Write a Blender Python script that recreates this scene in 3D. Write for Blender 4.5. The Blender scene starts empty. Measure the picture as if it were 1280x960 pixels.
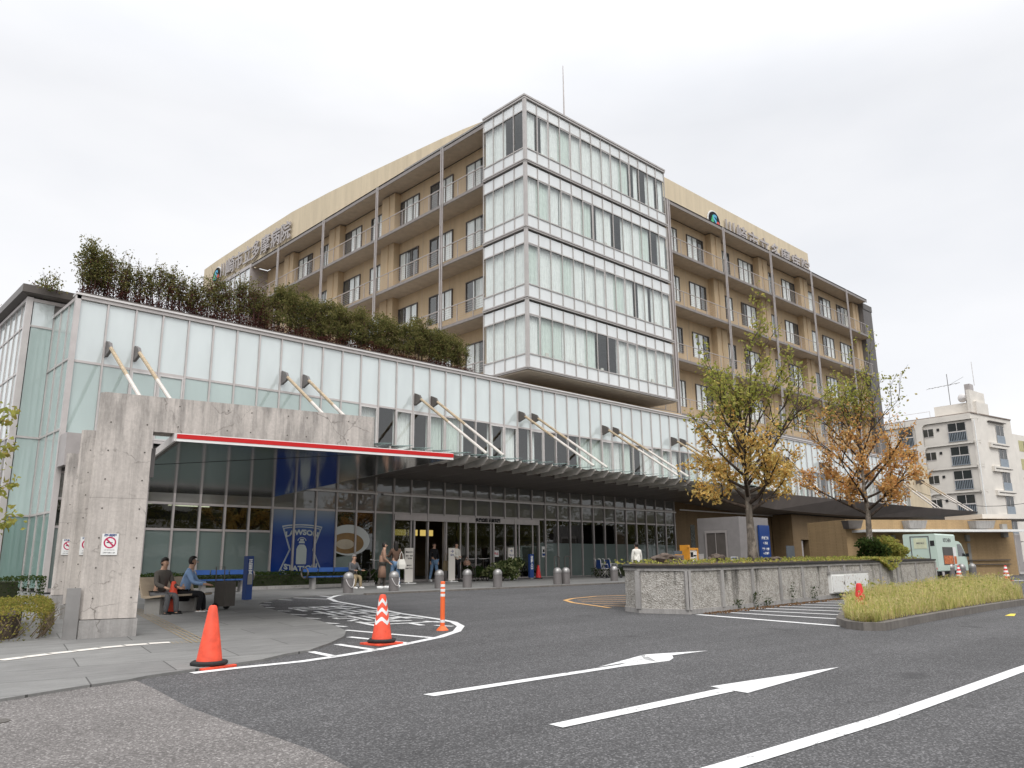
import bpy, bmesh, math, random
import numpy as np
from math import sin, cos, tan, pi, radians, hypot, atan, atan2
from mathutils import Vector, Matrix
random.seed(7)
sc = bpy.context.scene
col = sc.collection
# ---------------------------------------------------------------- camera model
F=989.4; EYE=1.15
_p=atan((704.55-480)/F); _a=atan((1714.7-640)/(F/cos(_p))); _r=-0.00885
FW=np.array([cos(_a)*cos(_p),sin(_a)*cos(_p),sin(_p)])
_rt=np.array([sin(_a),-cos(_a),0.]); _up=np.cross(_rt,FW)
RT=cos(_r)*_rt+sin(_r)*_up; UP=-sin(_r)*_rt+cos(_r)*_up
O=np.array([0,0,EYE])
def ray(x,y): return FW+RT*(x-640)/F+UP*(480-y)/F
gA,gB,gC=.0058,.0159,-.177
def gz(X,Y): return gA*min(max(X,-30),90)+gB*min(max(Y,-30),35)+gC
def G(x,y,dz=0.):                      # a point of the sloping forecourt
    d=ray(x,y); t=(gC+dz-EYE)/(d[2]-gA*d[0]-gB*d[1]); P=O+t*d; return (float(P[0]),float(P[1]),float(P[2]))
def onY(x,y,D): d=ray(x,y); P=O+d*(D/d[1]); return P
def onX(x,y,D): d=ray(x,y); P=O+d*(D/d[0]); return P
def atZ(x,y,z): d=ray(x,y); P=O+d*((z-EYE)/d[2]); return P

# ---------------------------------------------------------------- materials
class NT:
    def __init__(s,name):
        s.m=bpy.data.materials.new(name); s.m.use_nodes=True; s.t=s.m.node_tree; s.n=s.t.nodes
        s.n.clear(); s.out=s.n.new('ShaderNodeOutputMaterial')
    def N(s,typ,ins=None,**kw):
        n=s.n.new('ShaderNode'+typ)
        for k,v in kw.items(): setattr(n,k,v)
        for k,v in (ins or {}).items():
            if hasattr(v,'is_output'): s.t.links.new(v,n.inputs[k])
            else: n.inputs[k].default_value=v
        return n
    def ramp(s,fac,stops,interp='LINEAR'):
        n=s.n.new('ShaderNodeValToRGB'); s.t.links.new(fac,n.inputs[0]); n.color_ramp.interpolation=interp
        e=n.color_ramp.elements
        while len(e)<len(stops): e.new(.5)
        for i,(p,c) in enumerate(stops):
            e[i].position=p; e[i].color=(c,c,c,1) if not hasattr(c,'__len__') else (*c,1)
        return n.outputs[0]
    def mix(s,fac,a,b,bt='MIX'):
        n=s.n.new('ShaderNodeMix'); n.data_type='RGBA'; n.blend_type=bt
        for k,v in ((0,fac),(6,a),(7,b)):
            if hasattr(v,'is_output'): s.t.links.new(v,n.inputs[k])
            else: n.inputs[k].default_value=v if k==0 else (*v,1)
        return n.outputs[2]
    def co(s,scale=(1,1,1),rot=(0,0,0),loc=(0,0,0)):
        g=s.N('NewGeometry'); return s.N('Mapping',{'Vector':g.outputs['Position'],'Scale':scale,'Rotation':rot,'Location':loc}).outputs[0]
    def noise(s,vec,sc,det=3,rough=.5): return s.N('TexNoise',{'Vector':vec,'Scale':sc,'Detail':det,'Roughness':rough}).outputs[0]
    def bsdf(s,color,rough=.6,metal=0.,spec=.5,bump=None,bs=.3,bd=.02,**ins):
        d={'Base Color':(*color,1) if not hasattr(color,'is_output') else color,'Roughness':rough,'Metallic':metal,'Specular IOR Level':spec}
        if bump is not None: d['Normal']=s.N('Bump',{'Height':bump,'Strength':bs,'Distance':bd}).outputs[0]
        d.update(ins)
        b=s.N('BsdfPrincipled',d); s.t.links.new(b.outputs[0],s.out.inputs[0]); return b
def plain(name,c,rough=.55,metal=0.,var=.12,vs=3.,spec=.4,bs=.0):
    s=NT(name); v=s.co(); n=s.noise(v,vs,4,.6)
    c0=tuple(x*(1-var) for x in c); c1=tuple(min(1,x*(1+var)) for x in c)
    cc=s.ramp(n,[(.3,c0),(.7,c1)])
    s.bsdf(cc,rough,metal,spec,bump=n if bs else None,bs=bs); return s.m
def m_asphalt(name,dark,light,grain=230,patch=.35):
    s=NT(name); v=s.co()
    sp=s.N('TexVoronoi',{'Vector':v,'Scale':80.,'Randomness':1.}).outputs['Color']
    sepn=s.N('SeparateColor',{0:sp}).outputs[0]
    fine=s.noise(v,60,3,.7)
    big=s.noise(v,.35,5,.6); mid=s.noise(v,3.,4,.6)
    c=s.ramp(sepn,[(.0,tuple(x*.45 for x in dark)),(.55,dark),(.8,light),(1.,tuple(min(1,x*2.3) for x in light))])
    c=s.mix(.5,c,s.ramp(fine,[(.35,tuple(x*.6 for x in dark)),(.7,light)]))
    c=s.mix(patch,c,s.ramp(big,[(.3,.72),(.7,1.25)]),'MULTIPLY')
    c=s.mix(patch*.8,c,s.ramp(mid,[(.3,.75),(.7,1.2)]),'MULTIPLY')
    tr_=s.noise(s.co((.12,1.,1),rot=(0,0,radians(-12))),1.1,4,.6)
    c=s.mix(.55,c,s.ramp(tr_,[(.35,.78),(.6,1.1)]),'MULTIPLY')
    oil=s.noise(s.co(),.9,2,.4); c=s.mix(s.ramp(oil,[(.70,0.),(.76,.45)]),c,tuple(x*.5 for x in dark))
    # faint cracks
    dv=s.N('VectorMath',{0:v,1:s.N('TexNoise',{'Vector':v,'Scale':1.2,'Detail':4.}).outputs['Color']},operation='ADD').outputs[0]
    cr=s.N('TexVoronoi',{'Vector':dv,'Scale':.32},feature='DISTANCE_TO_EDGE').outputs['Distance']
    cm=s.N('Math',{0:s.ramp(cr,[(0.,1.),(.004,.0)]),1:s.ramp(mid,[(.5,0.),(.62,.7)])},operation='MULTIPLY').outputs[0]
    c=s.mix(cm,c,tuple(x*.4 for x in dark))
    s.bsdf(c,.85,0,.25,bump=sepn,bs=.55,bd=.006); return s.m
def m_paint(name,c,under=(.055,.054,.055)):
    s=NT(name); v=s.co(); n=s.noise(v,14,5,.75); n2=s.noise(v,1.5,3)
    w=s.N('Math',{0:s.ramp(n,[(.36,1.),(.44,0.)]),1:s.ramp(n2,[(.35,.9),(.65,.35)])},operation='MULTIPLY').outputs[0]
    f=s.noise(v,90,2)
    cc=s.mix(w,s.mix(.3,c,s.ramp(f,[(.3,.55),(.6,1.)]),'MULTIPLY'),under); s.bsdf(cc,.7,0,.3,bump=f,bs=.3,bd=.003); return s.m
def m_paving():
    s=NT('paving_slab'); v=s.co(rot=(0,0,radians(11)))
    b=s.N('TexBrick',{'Vector':v,'Scale':1.,'Mortar Size':.008,'Mortar Smooth':.1,'Brick Width':1.8,'Row Height':.9,'Color1':(.19,.187,.18,1),'Color2':(.235,.232,.222,1),'Mortar':(.07,.068,.065,1),'Bias':0.})
    n=s.noise(s.co((1,3.5,1),rot=(0,0,radians(11))),2.2,5,.65); f=s.noise(s.co(),45,3,.7)
    c=s.mix(.6,b.outputs[0],s.ramp(n,[(.3,.68),(.7,1.2)]),'MULTIPLY')
    c=s.mix(.35,c,s.ramp(f,[(.3,.7),(.7,1.2)]),'MULTIPLY')
    s.bsdf(c,.62,0,.35,bump=s.mix(.3,b.outputs[1],f),bs=-.25,bd=.006); return s.m
def m_concrete(name='concrete_board',base=(.52,.475,.435),board=True,stain=.55,island=False):
    s=NT(name); v=s.co()
    n=s.noise(v,1.3,6,.65); f=s.noise(v,22,4,.7)
    c=s.ramp(n,[(.28,tuple(x*.80 for x in base)),(.5,base),(.72,tuple(min(1,x*1.10) for x in base))])
    vs=s.noise(s.co((9,9,.35)),1.,5,.6)                # vertical board marks and runs
    c=s.mix(.6,c,s.ramp(vs,[(.3,.62),(.6,1.12)]),'MULTIPLY')
    c=s.mix(.4,c,s.ramp(f,[(.3,.72),(.65,1.12)]),'MULTIPLY')
    # rain stain, strongest near the exposed top
    st=s.noise(s.co((5,5,.9)),1.1,6,.7); z=s.N('SeparateXYZ',{0:s.N('NewGeometry').outputs['Position']}).outputs[2]
    zr=s.ramp(s.N('Math',{0:z,1:4.2},operation='DIVIDE').outputs[0],[(.55,.1),(.8,.7),(1.,1.)])
    k=s.N('Math',{0:s.N('Math',{0:s.ramp(st,[(.45,0.),(.62,1.)]),1:zr},operation='MULTIPLY').outputs[0],1:stain},operation='MULTIPLY').outputs[0]
    c=s.mix(k,c,(.10,.095,.09))
    dv=s.N('VectorMath',{0:v,1:s.N('VectorMath',{0:s.N('TexNoise',{'Vector':v,'Scale':2.4,'Detail':5.}).outputs['Color'],'Scale':.5},operation='SCALE').outputs[0]},operation='ADD').outputs[0]
    cr=s.N('TexVoronoi',{'Vector':dv,'Scale':1.15},feature='DISTANCE_TO_EDGE').outputs['Distance']
    cm=s.N('Math',{0:s.ramp(cr,[(0.,1.),(.012,.0)]),1:s.ramp(n,[(.48,0.),(.6,.75)])},operation='MULTIPLY').outputs[0]
    c=s.mix(cm,c,(.08,.07,.06))
    if board:
        lf=s.N('TexWave',{'Vector':s.co(rot=(0,0,radians(13))),'Scale':1.1,'Distortion':0.},bands_direction='X',wave_profile='SAW').outputs['Fac']
        c=s.mix(s.ramp(lf,[(.0,.35),(.03,0.)]),c,(.15,.14,.13))
        lz=s.N('Math',{0:s.N('Math',{0:z,1:.45},operation='MULTIPLY').outputs[0]},operation='FRACT').outputs[0]
        c=s.mix(s.ramp(lz,[(.0,.5),(.008,0.)]),c,(.12,.11,.10))
    s.bsdf(c,.85,0,.25,bump=f,bs=.35,bd=.01); return s.m
def m_beige(name,base,streak=.4,ripple=0):
    s=NT(name); n=s.noise(s.co((2.2,2.2,.22)),1.,6,.65); f=s.noise(s.co(),30,3,.6)
    c=s.ramp(n,[(.3,tuple(x*(1-streak*.6) for x in base)),(.65,tuple(min(1,x*(1+streak*.25)) for x in base))])
    c=s.mix(.25,c,s.ramp(f,[(.3,.75),(.7,1.15)]),'MULTIPLY')
    h=f
    if ripple:
        bt=s.N('TexBrick',{'Vector':s.N('CombineXYZ',{0:s.N('VectorMath',{0:s.co(),1:(.727,-.687,0)},operation='DOT_PRODUCT').outputs['Value'],1:s.N('SeparateXYZ',{0:s.co()}).outputs[2]}).outputs[0],'Scale':1.,'Brick Width':.24,'Row Height':.08,'Mortar Size':.006,'Color1':(1,1,1,1),'Color2':(.86,.86,.86,1),'Mortar':(.6,.6,.6,1)})
        c=s.mix(.6,c,bt.outputs[0],'MULTIPLY')
    s.bsdf(c,.75,0,.3,bump=h,bs=.15,bd=.01); return s.m
def m_glass(name,tint=(.8,.86,.85),refl=.12,base=None,basefac=.0,rough=.01):
    # window pane: tinted see-through, mirror reflection rising at grazing angles, optional frosted film
    s=NT(name)
    fr=s.N('Fresnel',{'IOR':1.52}).outputs[0]
    fac=s.N('Math',{0:fr,1:refl},operation='ADD',use_clamp=True).outputs[0]
    front=s.N('Math',{0:1.,1:s.N('NewGeometry').outputs['Backfacing']},operation='SUBTRACT').outputs[0]
    fac=s.N('Math',{0:fac,1:front},operation='MULTIPLY').outputs[0]
    tr=s.N('BsdfTransparent',{'Color':(*tint,1)}).outputs[0]
    if base is not None:
        n=s.noise(s.co((1,1,.3)),1.2,3)
        di=s.N('BsdfDiffuse',{'Color':s.ramp(n,[(.3,tuple(x*.92 for x in base)),(.7,tuple(min(1,x*1.05) for x in base))])}).outputs[0]
        tl=s.N('BsdfTranslucent',{'Color':(*base,1)}).outputs[0]
        dd=s.N('MixShader',{0:.25,1:di,2:tl}).outputs[0]
        tr=s.N('MixShader',{0:basefac,1:tr,2:dd}).outputs[0]
    wv=s.noise(s.co((1,1,.6)),.9,2)
    nb=s.N('Bump',{'Height':wv,'Strength':.08,'Distance':.05}).outputs[0]
    gl=s.N('BsdfGlossy',{'Roughness':rough,'Normal':nb,'Color':(.95,.97,.97,1)}).outputs[0]
    mx=s.N('MixShader',{0:fac,1:tr,2:gl}); s.t.links.new(mx.outputs[0],s.out.inputs[0]); return s.m
def m_leaf(name,cols,trans=.42):
    s=NT(name); r=s.N('NewGeometry').outputs['Random Per Island']
    c=s.ramp(r,[(i/(len(cols)-1),x) for i,x in enumerate(cols)])
    n=s.noise(s.co(),1.6,3); c=s.mix(.45,c,s.ramp(n,[(.3,.65),(.7,1.35)]),'MULTIPLY')
    d=s.N('BsdfDiffuse',{'Color':c}).outputs[0]; t=s.N('BsdfTranslucent',{'Color':c}).outputs[0]
    mx=s.N('MixShader',{0:trans,1:d,2:t}); s.t.links.new(mx.outputs[0],s.out.inputs[0]); return s.m
def m_bark(name,c):
    s=NT(name); n=s.noise(s.co((8,8,1.5)),2.5,6,.7); f=s.noise(s.co(),7,4)
    cc=s.mix(s.ramp(f,[(.5,0.),(.62,.6)]),s.ramp(n,[(.3,tuple(x*.45 for x in c)),(.7,tuple(x*1.3 for x in c))]),tuple(min(1,x*2.) for x in c))
    s.bsdf(cc,.9,0,.2,bump=n,bs=.6,bd=.02); return s.m
def m_aggregate():
    s=NT('exposed_aggregate_panel'); v=s.co()
    vo=s.N('TexVoronoi',{'Vector':v,'Scale':42.}); sp=s.N('SeparateColor',{0:vo.outputs['Color']}).outputs[0]
    c=s.ramp(sp,[(0.,(.27,.25,.22)),(.4,(.39,.365,.33)),(.8,(.47,.445,.41)),(1.,(.54,.52,.48))])
    st=s.noise(s.co((1.3,1.3,.22)),1.6,5,.7); z=s.N('SeparateXYZ',{0:s.N('NewGeometry').outputs['Position']}).outputs[2]
    zr=s.ramp(z,[(.15,.35),(.9,1.)])
    k=s.N('Math',{0:s.ramp(st,[(.54,0.),(.63,.85)]),1:zr},operation='MULTIPLY').outputs[0]
    c=s.mix(k,c,(.045,.042,.038)); lo=s.noise(s.co(),5,4)
    c=s.mix(s.ramp(lo,[(.5,0.),(.75,.5)]),c,(.12,.11,.09))
    s.bsdf(c,.9,0,.2,bump=vo.outputs['Distance'],bs=.7,bd=.02); return s.m
def m_emit(name,c,st):
    s=NT(name); e=s.N('Emission',{'Color':(*c,1),'Strength':st}); s.t.links.new(e.outputs[0],s.out.inputs[0]); return s.m

M={}
M['asphalt']=m_asphalt('asphalt_coarse',(.072,.071,.072),(.145,.142,.143))
M['asphalt_old']=m_asphalt('asphalt_worn',(.155,.142,.135),(.25,.235,.225),patch=.3)
M['land']=plain('distant_asphalt',(.11,.108,.105),.9)
M['paint']=m_paint('road_paint_white',(.74,.74,.73)); M['paint_y']=m_paint('road_paint_amber',(.62,.36,.14)); M['paint_yellow']=m_paint('yellow_paint',(.75,.6,.08))
M['paving']=m_paving(); M['concrete']=m_concrete(); M['concrete2']=m_concrete('concrete_plain',(.34,.325,.31),False,.25)
M['kerb']=m_concrete('kerb_stone',(.17,.155,.14),False,.2)
M['beige']=m_beige('beige_render',(.54,.41,.26),.18); M['beige_light']=m_beige('beige_parapet_metal',(.62,.525,.375),.2); M['soffit_beige']=m_beige('balcony_soffit',(.47,.40,.32),.25)
M['brown_tile']=m_beige('brown_tile_wall',(.40,.275,.145),.3,1); M['brown_shaded']=m_beige('brown_tile_shaded',(.20,.135,.07),.3,1)  # second one: same tile with the canopy's shade painted into its colour
M['metal']=plain('mullion_aluminium',(.42,.385,.37),.38,.35,.10,2.); M['metal_pale']=plain('podium_mullion',(.56,.52,.50),.38,.3,.08,2.); M['edge_dark']=plain('slab_edge_metal',(.25,.225,.21),.5,.2); M['metal_light']=plain('bright_aluminium',(.66,.63,.61),.35,.2,.08)
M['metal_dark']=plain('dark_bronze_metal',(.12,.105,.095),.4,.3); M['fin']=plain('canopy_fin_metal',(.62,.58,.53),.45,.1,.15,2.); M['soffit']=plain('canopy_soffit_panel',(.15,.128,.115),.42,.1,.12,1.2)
M['gloss_dark']=plain('polished_dark_ceiling',(.03,.03,.03),.09,.0,.05,1.,spec=.9)
M['stainless']=plain('stainless_steel',(.32,.31,.30),.42,.6,.15,2.); M['grey_bollard']=plain('bollard_grey',(.19,.175,.17),.5,.25,.12)
M['rust']=plain('rusted_steel_rod',(.43,.34,.23),.7,.1,.3,9.); M['rod']=plain('painted_rod_pale',(.62,.57,.52),.45,.1,.12,4.)
M['white_panel']=m_glass('white_backed_glass',(.5,.5,.5),.12,(.80,.86,.85),1.0)
M['white_panel2']=m_glass('frosted_glass_greenish',(.6,.7,.68),.06,(.60,.71,.68),.93)
M['tower_panel']=m_glass('tower_spandrel_glass',(.5,.5,.5),.14,(.88,.90,.89),1.0)
M['glass']=m_glass('window_glass',(.97,.985,.98),.06)
M['glass_dark']=m_glass('shaded_window_glass',(.5,.54,.5),.06)
M['film']=m_glass('frosted_film_glass',(.55,.62,.6),.01,(.20,.25,.235),.86)
M['film_up']=m_glass('grey_transom_glass',(.5,.52,.5),.03,(.19,.185,.17),.92)
M['green_glass']=m_glass('green_frosted_glass',(.5,.62,.58),.05,(.30,.43,.39),.88)
M['curtain']=plain('pale_curtain',(.86,.87,.85),.9,0,.06,4.); M['curtain_g']=plain('greenish_curtain',(.70,.76,.71),.9,0,.06,4.)
M['inside']=plain('interior_dark',(.09,.085,.08),.9); M['inside_warm']=plain('interior_wood',(.20,.14,.08),.7); M['inside_floor']=plain('interior_floor',(.16,.15,.14),.5)
M['orange']=plain('cone_orange_plastic',(.76,.085,.04),.55,0,.16,11.); M['red']=plain('red_plastic',(.62,.03,.03),.5,0,.08,8.); M['tie']=plain('form_tie_recess',(.10,.09,.08),.9); M['black']=plain('black_rubber',(.018,.018,.018),.7,0,.2)
M['white']=plain('white_paint',(.78,.78,.76),.45,0,.04); M['offwhite']=plain('offwhite_render',(.70,.66,.60),.85,0,.08,.6)
M['post_orange']=plain('delineator_orange',(.85,.15,.04),.4,0,.05); M['reflect']=plain('reflective_sheet',(.75,.75,.74),.4)
M['blue']=plain('sign_blue',(.01,.045,.19),.4,0,.06); M['blue_bench']=plain('bench_blue_slat',(.035,.10,.30),.45,0,.1); M['lblue']=plain('shirt_light_blue',(.25,.38,.60),.9,0,.1)
M['redstripe']=plain('red_stripe',(.55,.012,.012),.4,0,.06)
M['beige_plastic']=plain('beige_plastic',(.42,.34,.25),.5); M['grey_plastic']=plain('grey_plastic',(.30,.29,.27),.6)
M['skin']=plain('skin',(.48,.29,.20),.6,0,.05); M['hair']=plain('dark_hair',(.015,.012,.01),.6); M['hair_grey']=plain('grey_hair',(.3,.29,.28),.7)
M['cl_black']=plain('black_cloth',(.012,.012,.014),.95); M['cl_brown']=plain('brown_cloth',(.11,.065,.045),.95); M['cl_tan']=plain('tan_cloth',(.28,.17,.12),.95)
M['cl_jeans']=plain('denim',(.16,.26,.40),.95,0,.2,8.); M['cl_white']=plain('white_cloth',(.68,.66,.6),.95); M['cl_grey']=plain('grey_cloth',(.12,.12,.125),.95); M['cl_khaki']=plain('khaki_cloth',(.32,.25,.15),.95); M['cl_taupe']=plain('taupe_cloth',(.09,.08,.07),.95)
M['mint']=plain('mint_van_paint',(.52,.63,.55),.3,0,.03,1.); M['tyre']=plain('tyre',(.02,.02,.02),.8); M['dark_glass']=plain('dark_car_glass',(.035,.04,.04),.08,0,.1,spec=.8)
M['bark']=m_bark('tree_bark',(.17,.145,.12)); M['twig']=m_bark('dark_twig',(.06,.045,.035)); M['twig_red']=m_bark('reddish_twig',(.085,.045,.04))
M['leaf_o']=m_leaf('autumn_leaf',[(.64,.36,.10),(.72,.47,.15),(.58,.42,.13),(.74,.54,.22),(.52,.45,.15)])
M['leaf_r']=m_leaf('rusty_leaf',[(.60,.29,.11),(.66,.38,.14),(.66,.44,.16),(.52,.28,.12)])
M['leaf_g']=m_leaf('yellow_green_leaf',[(.30,.32,.08),(.42,.40,.11),(.24,.28,.07),(.50,.38,.12)])
M['leaf_hedge']=m_leaf('hedge_leaf_olive',[(.20,.21,.05),(.32,.30,.07),(.14,.16,.035),(.38,.29,.09),(.25,.23,.05)])
M['leaf_dark']=m_leaf('dark_green_leaf',[(.035,.065,.02),(.06,.09,.025),(.025,.045,.015),(.09,.11,.035)])
M['leaf_roof']=m_leaf('roof_shrub_leaf',[(.11,.13,.045),(.24,.22,.08),(.08,.10,.035),(.26,.22,.09),(.15,.15,.05)])
M['leaf_maroon']=m_leaf('maroon_leaf',[(.09,.03,.03),(.13,.045,.04),(.06,.03,.025),(.11,.07,.04)])
M['leaf_aucuba']=m_leaf('variegated_leaf',[(.05,.085,.03),(.10,.13,.05),(.34,.36,.18),(.04,.06,.025),(.2,.22,.09)])
M['grass']=m_leaf('dry_grass_blade',[(.42,.43,.12),(.58,.52,.22),(.30,.36,.08),(.72,.58,.34),(.50,.48,.16),(.64,.50,.28)])
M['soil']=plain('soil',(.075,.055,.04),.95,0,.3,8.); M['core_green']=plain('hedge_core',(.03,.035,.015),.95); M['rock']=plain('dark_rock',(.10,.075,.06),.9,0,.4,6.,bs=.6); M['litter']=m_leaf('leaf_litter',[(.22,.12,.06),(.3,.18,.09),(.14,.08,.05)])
M['aggregate']=m_aggregate()
M['amber']=plain('amber_machine_paint',(.60,.26,.03),.4); M['screen_grey']=plain('grey_screen',(.10,.115,.13),.4)
M['lamp']=m_emit('fluorescent_tube',(1.,.93,.75),2.2); M['yellow_lit']=m_emit('lit_yellow_sign',(.75,.55,.16),.75)

# ---------------------------------------------------------------- mesh builder
ORG={}
class MB:
    def __init__(s): s.v=[]; s.f=[]; s.mi=[]; s.k=0
    def face(s,pts):
        b=len(s.v); s.v+= [tuple(map(float,p)) for p in pts]; s.f.append(tuple(range(b,b+len(pts)))); s.mi.append(s.k); return s
    def idx(s,vs,fs):
        b=len(s.v); s.v+=[tuple(map(float,p)) for p in vs]
        for f in fs: s.f.append(tuple(b+i for i in f)); s.mi.append(s.k)
        return s
    def box(s,x0,y0,z0,x1,y1,z1):
        if x0>x1:x0,x1=x1,x0
        if y0>y1:y0,y1=y1,y0
        if z0>z1:z0,z1=z1,z0
        v=[(x0,y0,z0),(x1,y0,z0),(x1,y1,z0),(x0,y1,z0),(x0,y0,z1),(x1,y0,z1),(x1,y1,z1),(x0,y1,z1)]
        return s.idx(v,[(3,2,1,0),(4,5,6,7),(0,1,5,4),(1,2,6,5),(2,3,7,6),(3,0,4,7)])
    def bar(s,p,q,w,h=None,up=(0,0,1)):
        h=h or w; p=Vector(p);q=Vector(q);d=(q-p).normalized(); u=Vector(up)
        if abs(d.dot(u))>.98: u=Vector((1,0,0))
        a=d.cross(u).normalized()*w/2; b=a.cross(d).normalized()*h/2
        v=[p-a-b,p+a-b,p+a+b,p-a+b,q-a-b,q+a-b,q+a+b,q-a+b]
        return s.idx(v,[(0,1,2,3),(7,6,5,4),(1,0,4,5),(2,1,5,6),(3,2,6,7),(0,3,7,4)])
    def tube(s,pts,rs,n=8,cap=True):
        pts=[Vector(p) for p in pts]
        if not hasattr(rs,'__len__'): rs=[rs]*len(pts)
        b=len(s.v); d0=(pts[1]-pts[0]).normalized(); u=Vector((0,0,1)) if abs(d0.z)<.9 else Vector((1,0,0))
        a=d0.cross(u).normalized()
        for i,p in enumerate(pts):
            d=(pts[min(i+1,len(pts)-1)]-pts[max(i-1,0)]).normalized()
            a=(a-d*a.dot(d)); a=a.normalized() if a.length>1e-6 else d.orthogonal().normalized(); c=d.cross(a)
            for k in range(n):
                t=2*pi*k/n; s.v.append(tuple(p+(a*cos(t)+c*sin(t))*rs[i]))
        for i in range(len(pts)-1):
            for k in range(n):
                s.f.append((b+i*n+k,b+i*n+(k+1)%n,b+(i+1)*n+(k+1)%n,b+(i+1)*n+k)); s.mi.append(s.k)
        if cap:
            s.f.append(tuple(b+k for k in range(n))[::-1]); s.mi.append(s.k)
            e=b+(len(pts)-1)*n; s.f.append(tuple(e+k for k in range(n))); s.mi.append(s.k)
        return s
    def lathe(s,prof,n=20,c=(0,0,0)):
        b=len(s.v)
        for r,z in prof:
            for k in range(n): t=2*pi*k/n; s.v.append((c[0]+r*cos(t),c[1]+r*sin(t),c[2]+z))
        for i in range(len(prof)-1):
            for k in range(n): s.f.append((b+i*n+k,b+i*n+(k+1)%n,b+(i+1)*n+(k+1)%n,b+(i+1)*n+k)); s.mi.append(s.k)
        s.f.append(tuple(b+k for k in range(n))[::-1]); s.mi.append(s.k)
        e=b+(len(prof)-1)*n; s.f.append(tuple(e+k for k in range(n))); s.mi.append(s.k)
        return s
    def prism(s,poly,z0,z1):
        n=len(poly); lo=[(p[0],p[1],z0(p) if callable(z0) else z0) for p in poly]; hi=[(p[0],p[1],z1(p) if callable(z1) else z1) for p in poly]
        return s.idx(lo+hi,[tuple(range(n))[::-1],tuple(range(n,2*n))]+[(i,(i+1)%n,n+(i+1)%n,n+i) for i in range(n)])
    def xform(s,fn,i0=0): s.v[i0:]=[tuple(fn(Vector(p))) for p in s.v[i0:]]; return s
    def build(s,name,mat,parent=None,smooth=False,local=False):
        me=bpy.data.meshes.new(name)
        org=Vector(ORG.get(parent.name,(0,0,0))) if (parent and not local) else Vector((0,0,0))
        me.from_pydata([tuple(Vector(p)-org) for p in s.v] if org.length else s.v,[],s.f)
        mats=mat if isinstance(mat,(list,tuple)) else [mat]
        for m in mats: me.materials.append(m)
        if len(mats)>1: me.polygons.foreach_set('material_index',s.mi)
        if smooth: me.polygons.foreach_set('use_smooth',[True]*len(s.f))
        me.update()
        o=bpy.data.objects.new(name,me); col.objects.link(o)
        if parent: o.parent=parent; ORG[o.name]=tuple(org)
        return o
def smooth_angle(o,a=35):
    bm=bmesh.new(); bm.from_mesh(o.data)
    for f in bm.faces: f.smooth=True
    for e in bm.edges:
        if len(e.link_faces)==2 and e.calc_face_angle(0)>radians(a): e.smooth=False
    bm.to_mesh(o.data); bm.free(); return o
def empty(name,loc,rz=0):
    o=bpy.data.objects.new(name,None); o.empty_display_size=.2; col.objects.link(o); o.location=loc; o.rotation_euler=(0,0,rz); ORG[o.name]=tuple(loc); return o
def tag(o,label=None,cat=None,group=None,kind=None):
    if label:o['label']=label
    if cat:o['category']=cat
    if group:o['group']=group
    if kind:o['kind']=kind
    return o
def children(o): return [c for c in bpy.data.objects if c.parent==o]
def copy_tree(o,parent=None):
    c=o.copy(); col.objects.link(c); c.parent=parent
    for ch in children(o):
        copy_tree(ch,c)
    return c
def text_mb(txt,size,extrude=.0,bold=0.,align='CENTER'):
    cu=bpy.data.curves.new('t','FONT'); cu.body=txt; cu.size=size; cu.extrude=extrude; cu.offset=bold; cu.align_x=align; cu.align_y='CENTER'; cu.resolution_u=3
    o=bpy.data.objects.new('t',cu); col.objects.link(o); bpy.context.view_layer.update()
    me=bpy.data.meshes.new_from_object(o.evaluated_get(bpy.context.evaluated_depsgraph_get()))
    bpy.data.objects.remove(o); m=MB()
    m.v=[tuple(v.co) for v in me.vertices]; m.f=[tuple(p.vertices) for p in me.polygons]; m.mi=[0]*len(m.f)
    return m
def place(m,orig,ax,ay):
    """map text x,y,z onto orig + x*ax + y*ay + z*normal"""
    ax=Vector(ax).normalized(); ay=Vector(ay).normalized(); n=ax.cross(ay); o=Vector(orig)
    return m.xform(lambda p:o+ax*p.x+ay*p.y+n*p.z)
def join(a,b,k=None):
    n=len(a.v); a.v+=b.v; a.f+=[tuple(n+i for i in f) for f in b.f]; a.mi+=([k]*len(b.f) if k is not None else b.mi); return a
# ================================================================ GROUND
def sheet(name,poly,mat,dz,kind='structure',label=None,cat=None,group=None,thick=0):
    """polygon laid on the sloping forecourt, dz above it"""
    m=MB(); P=[(p[0],p[1],gz(p[0],p[1])+dz) for p in poly]
    if thick:
        m.prism(poly,lambda p:gz(p[0],p[1])+dz-thick,lambda p:gz(p[0],p[1])+dz)
    else: m.face(P)
    # orient up
    o=m.build(name,mat); me=o.data
    if not thick:
        me.update()
        if me.polygons[0].normal.z<0: me.flip_normals()
    else:
        bm=bmesh.new(); bm.from_mesh(me); bmesh.ops.recalc_face_normals(bm,faces=bm.faces); bm.to_mesh(me); bm.free()
    if kind:o['kind']=kind
    return o
xs=[-900,-200,-30,0,30,60,90,250,900]; ys=[-900,-200,-30,0,20,35,120,300,900]
m=MB()
vs=[(x,y,gz(x,y)) for y in ys for x in xs]; n=len(xs)
m.idx(vs,[(j*n+i,j*n+i+1,(j+1)*n+i+1,(j+1)*n+i) for j in range(len(ys)-1) for i in range(n-1)])
g=m.build('ground',M['asphalt']); g['kind']='structure'
PX=lambda l:[G(x,y)[:2] for x,y in l]
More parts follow.
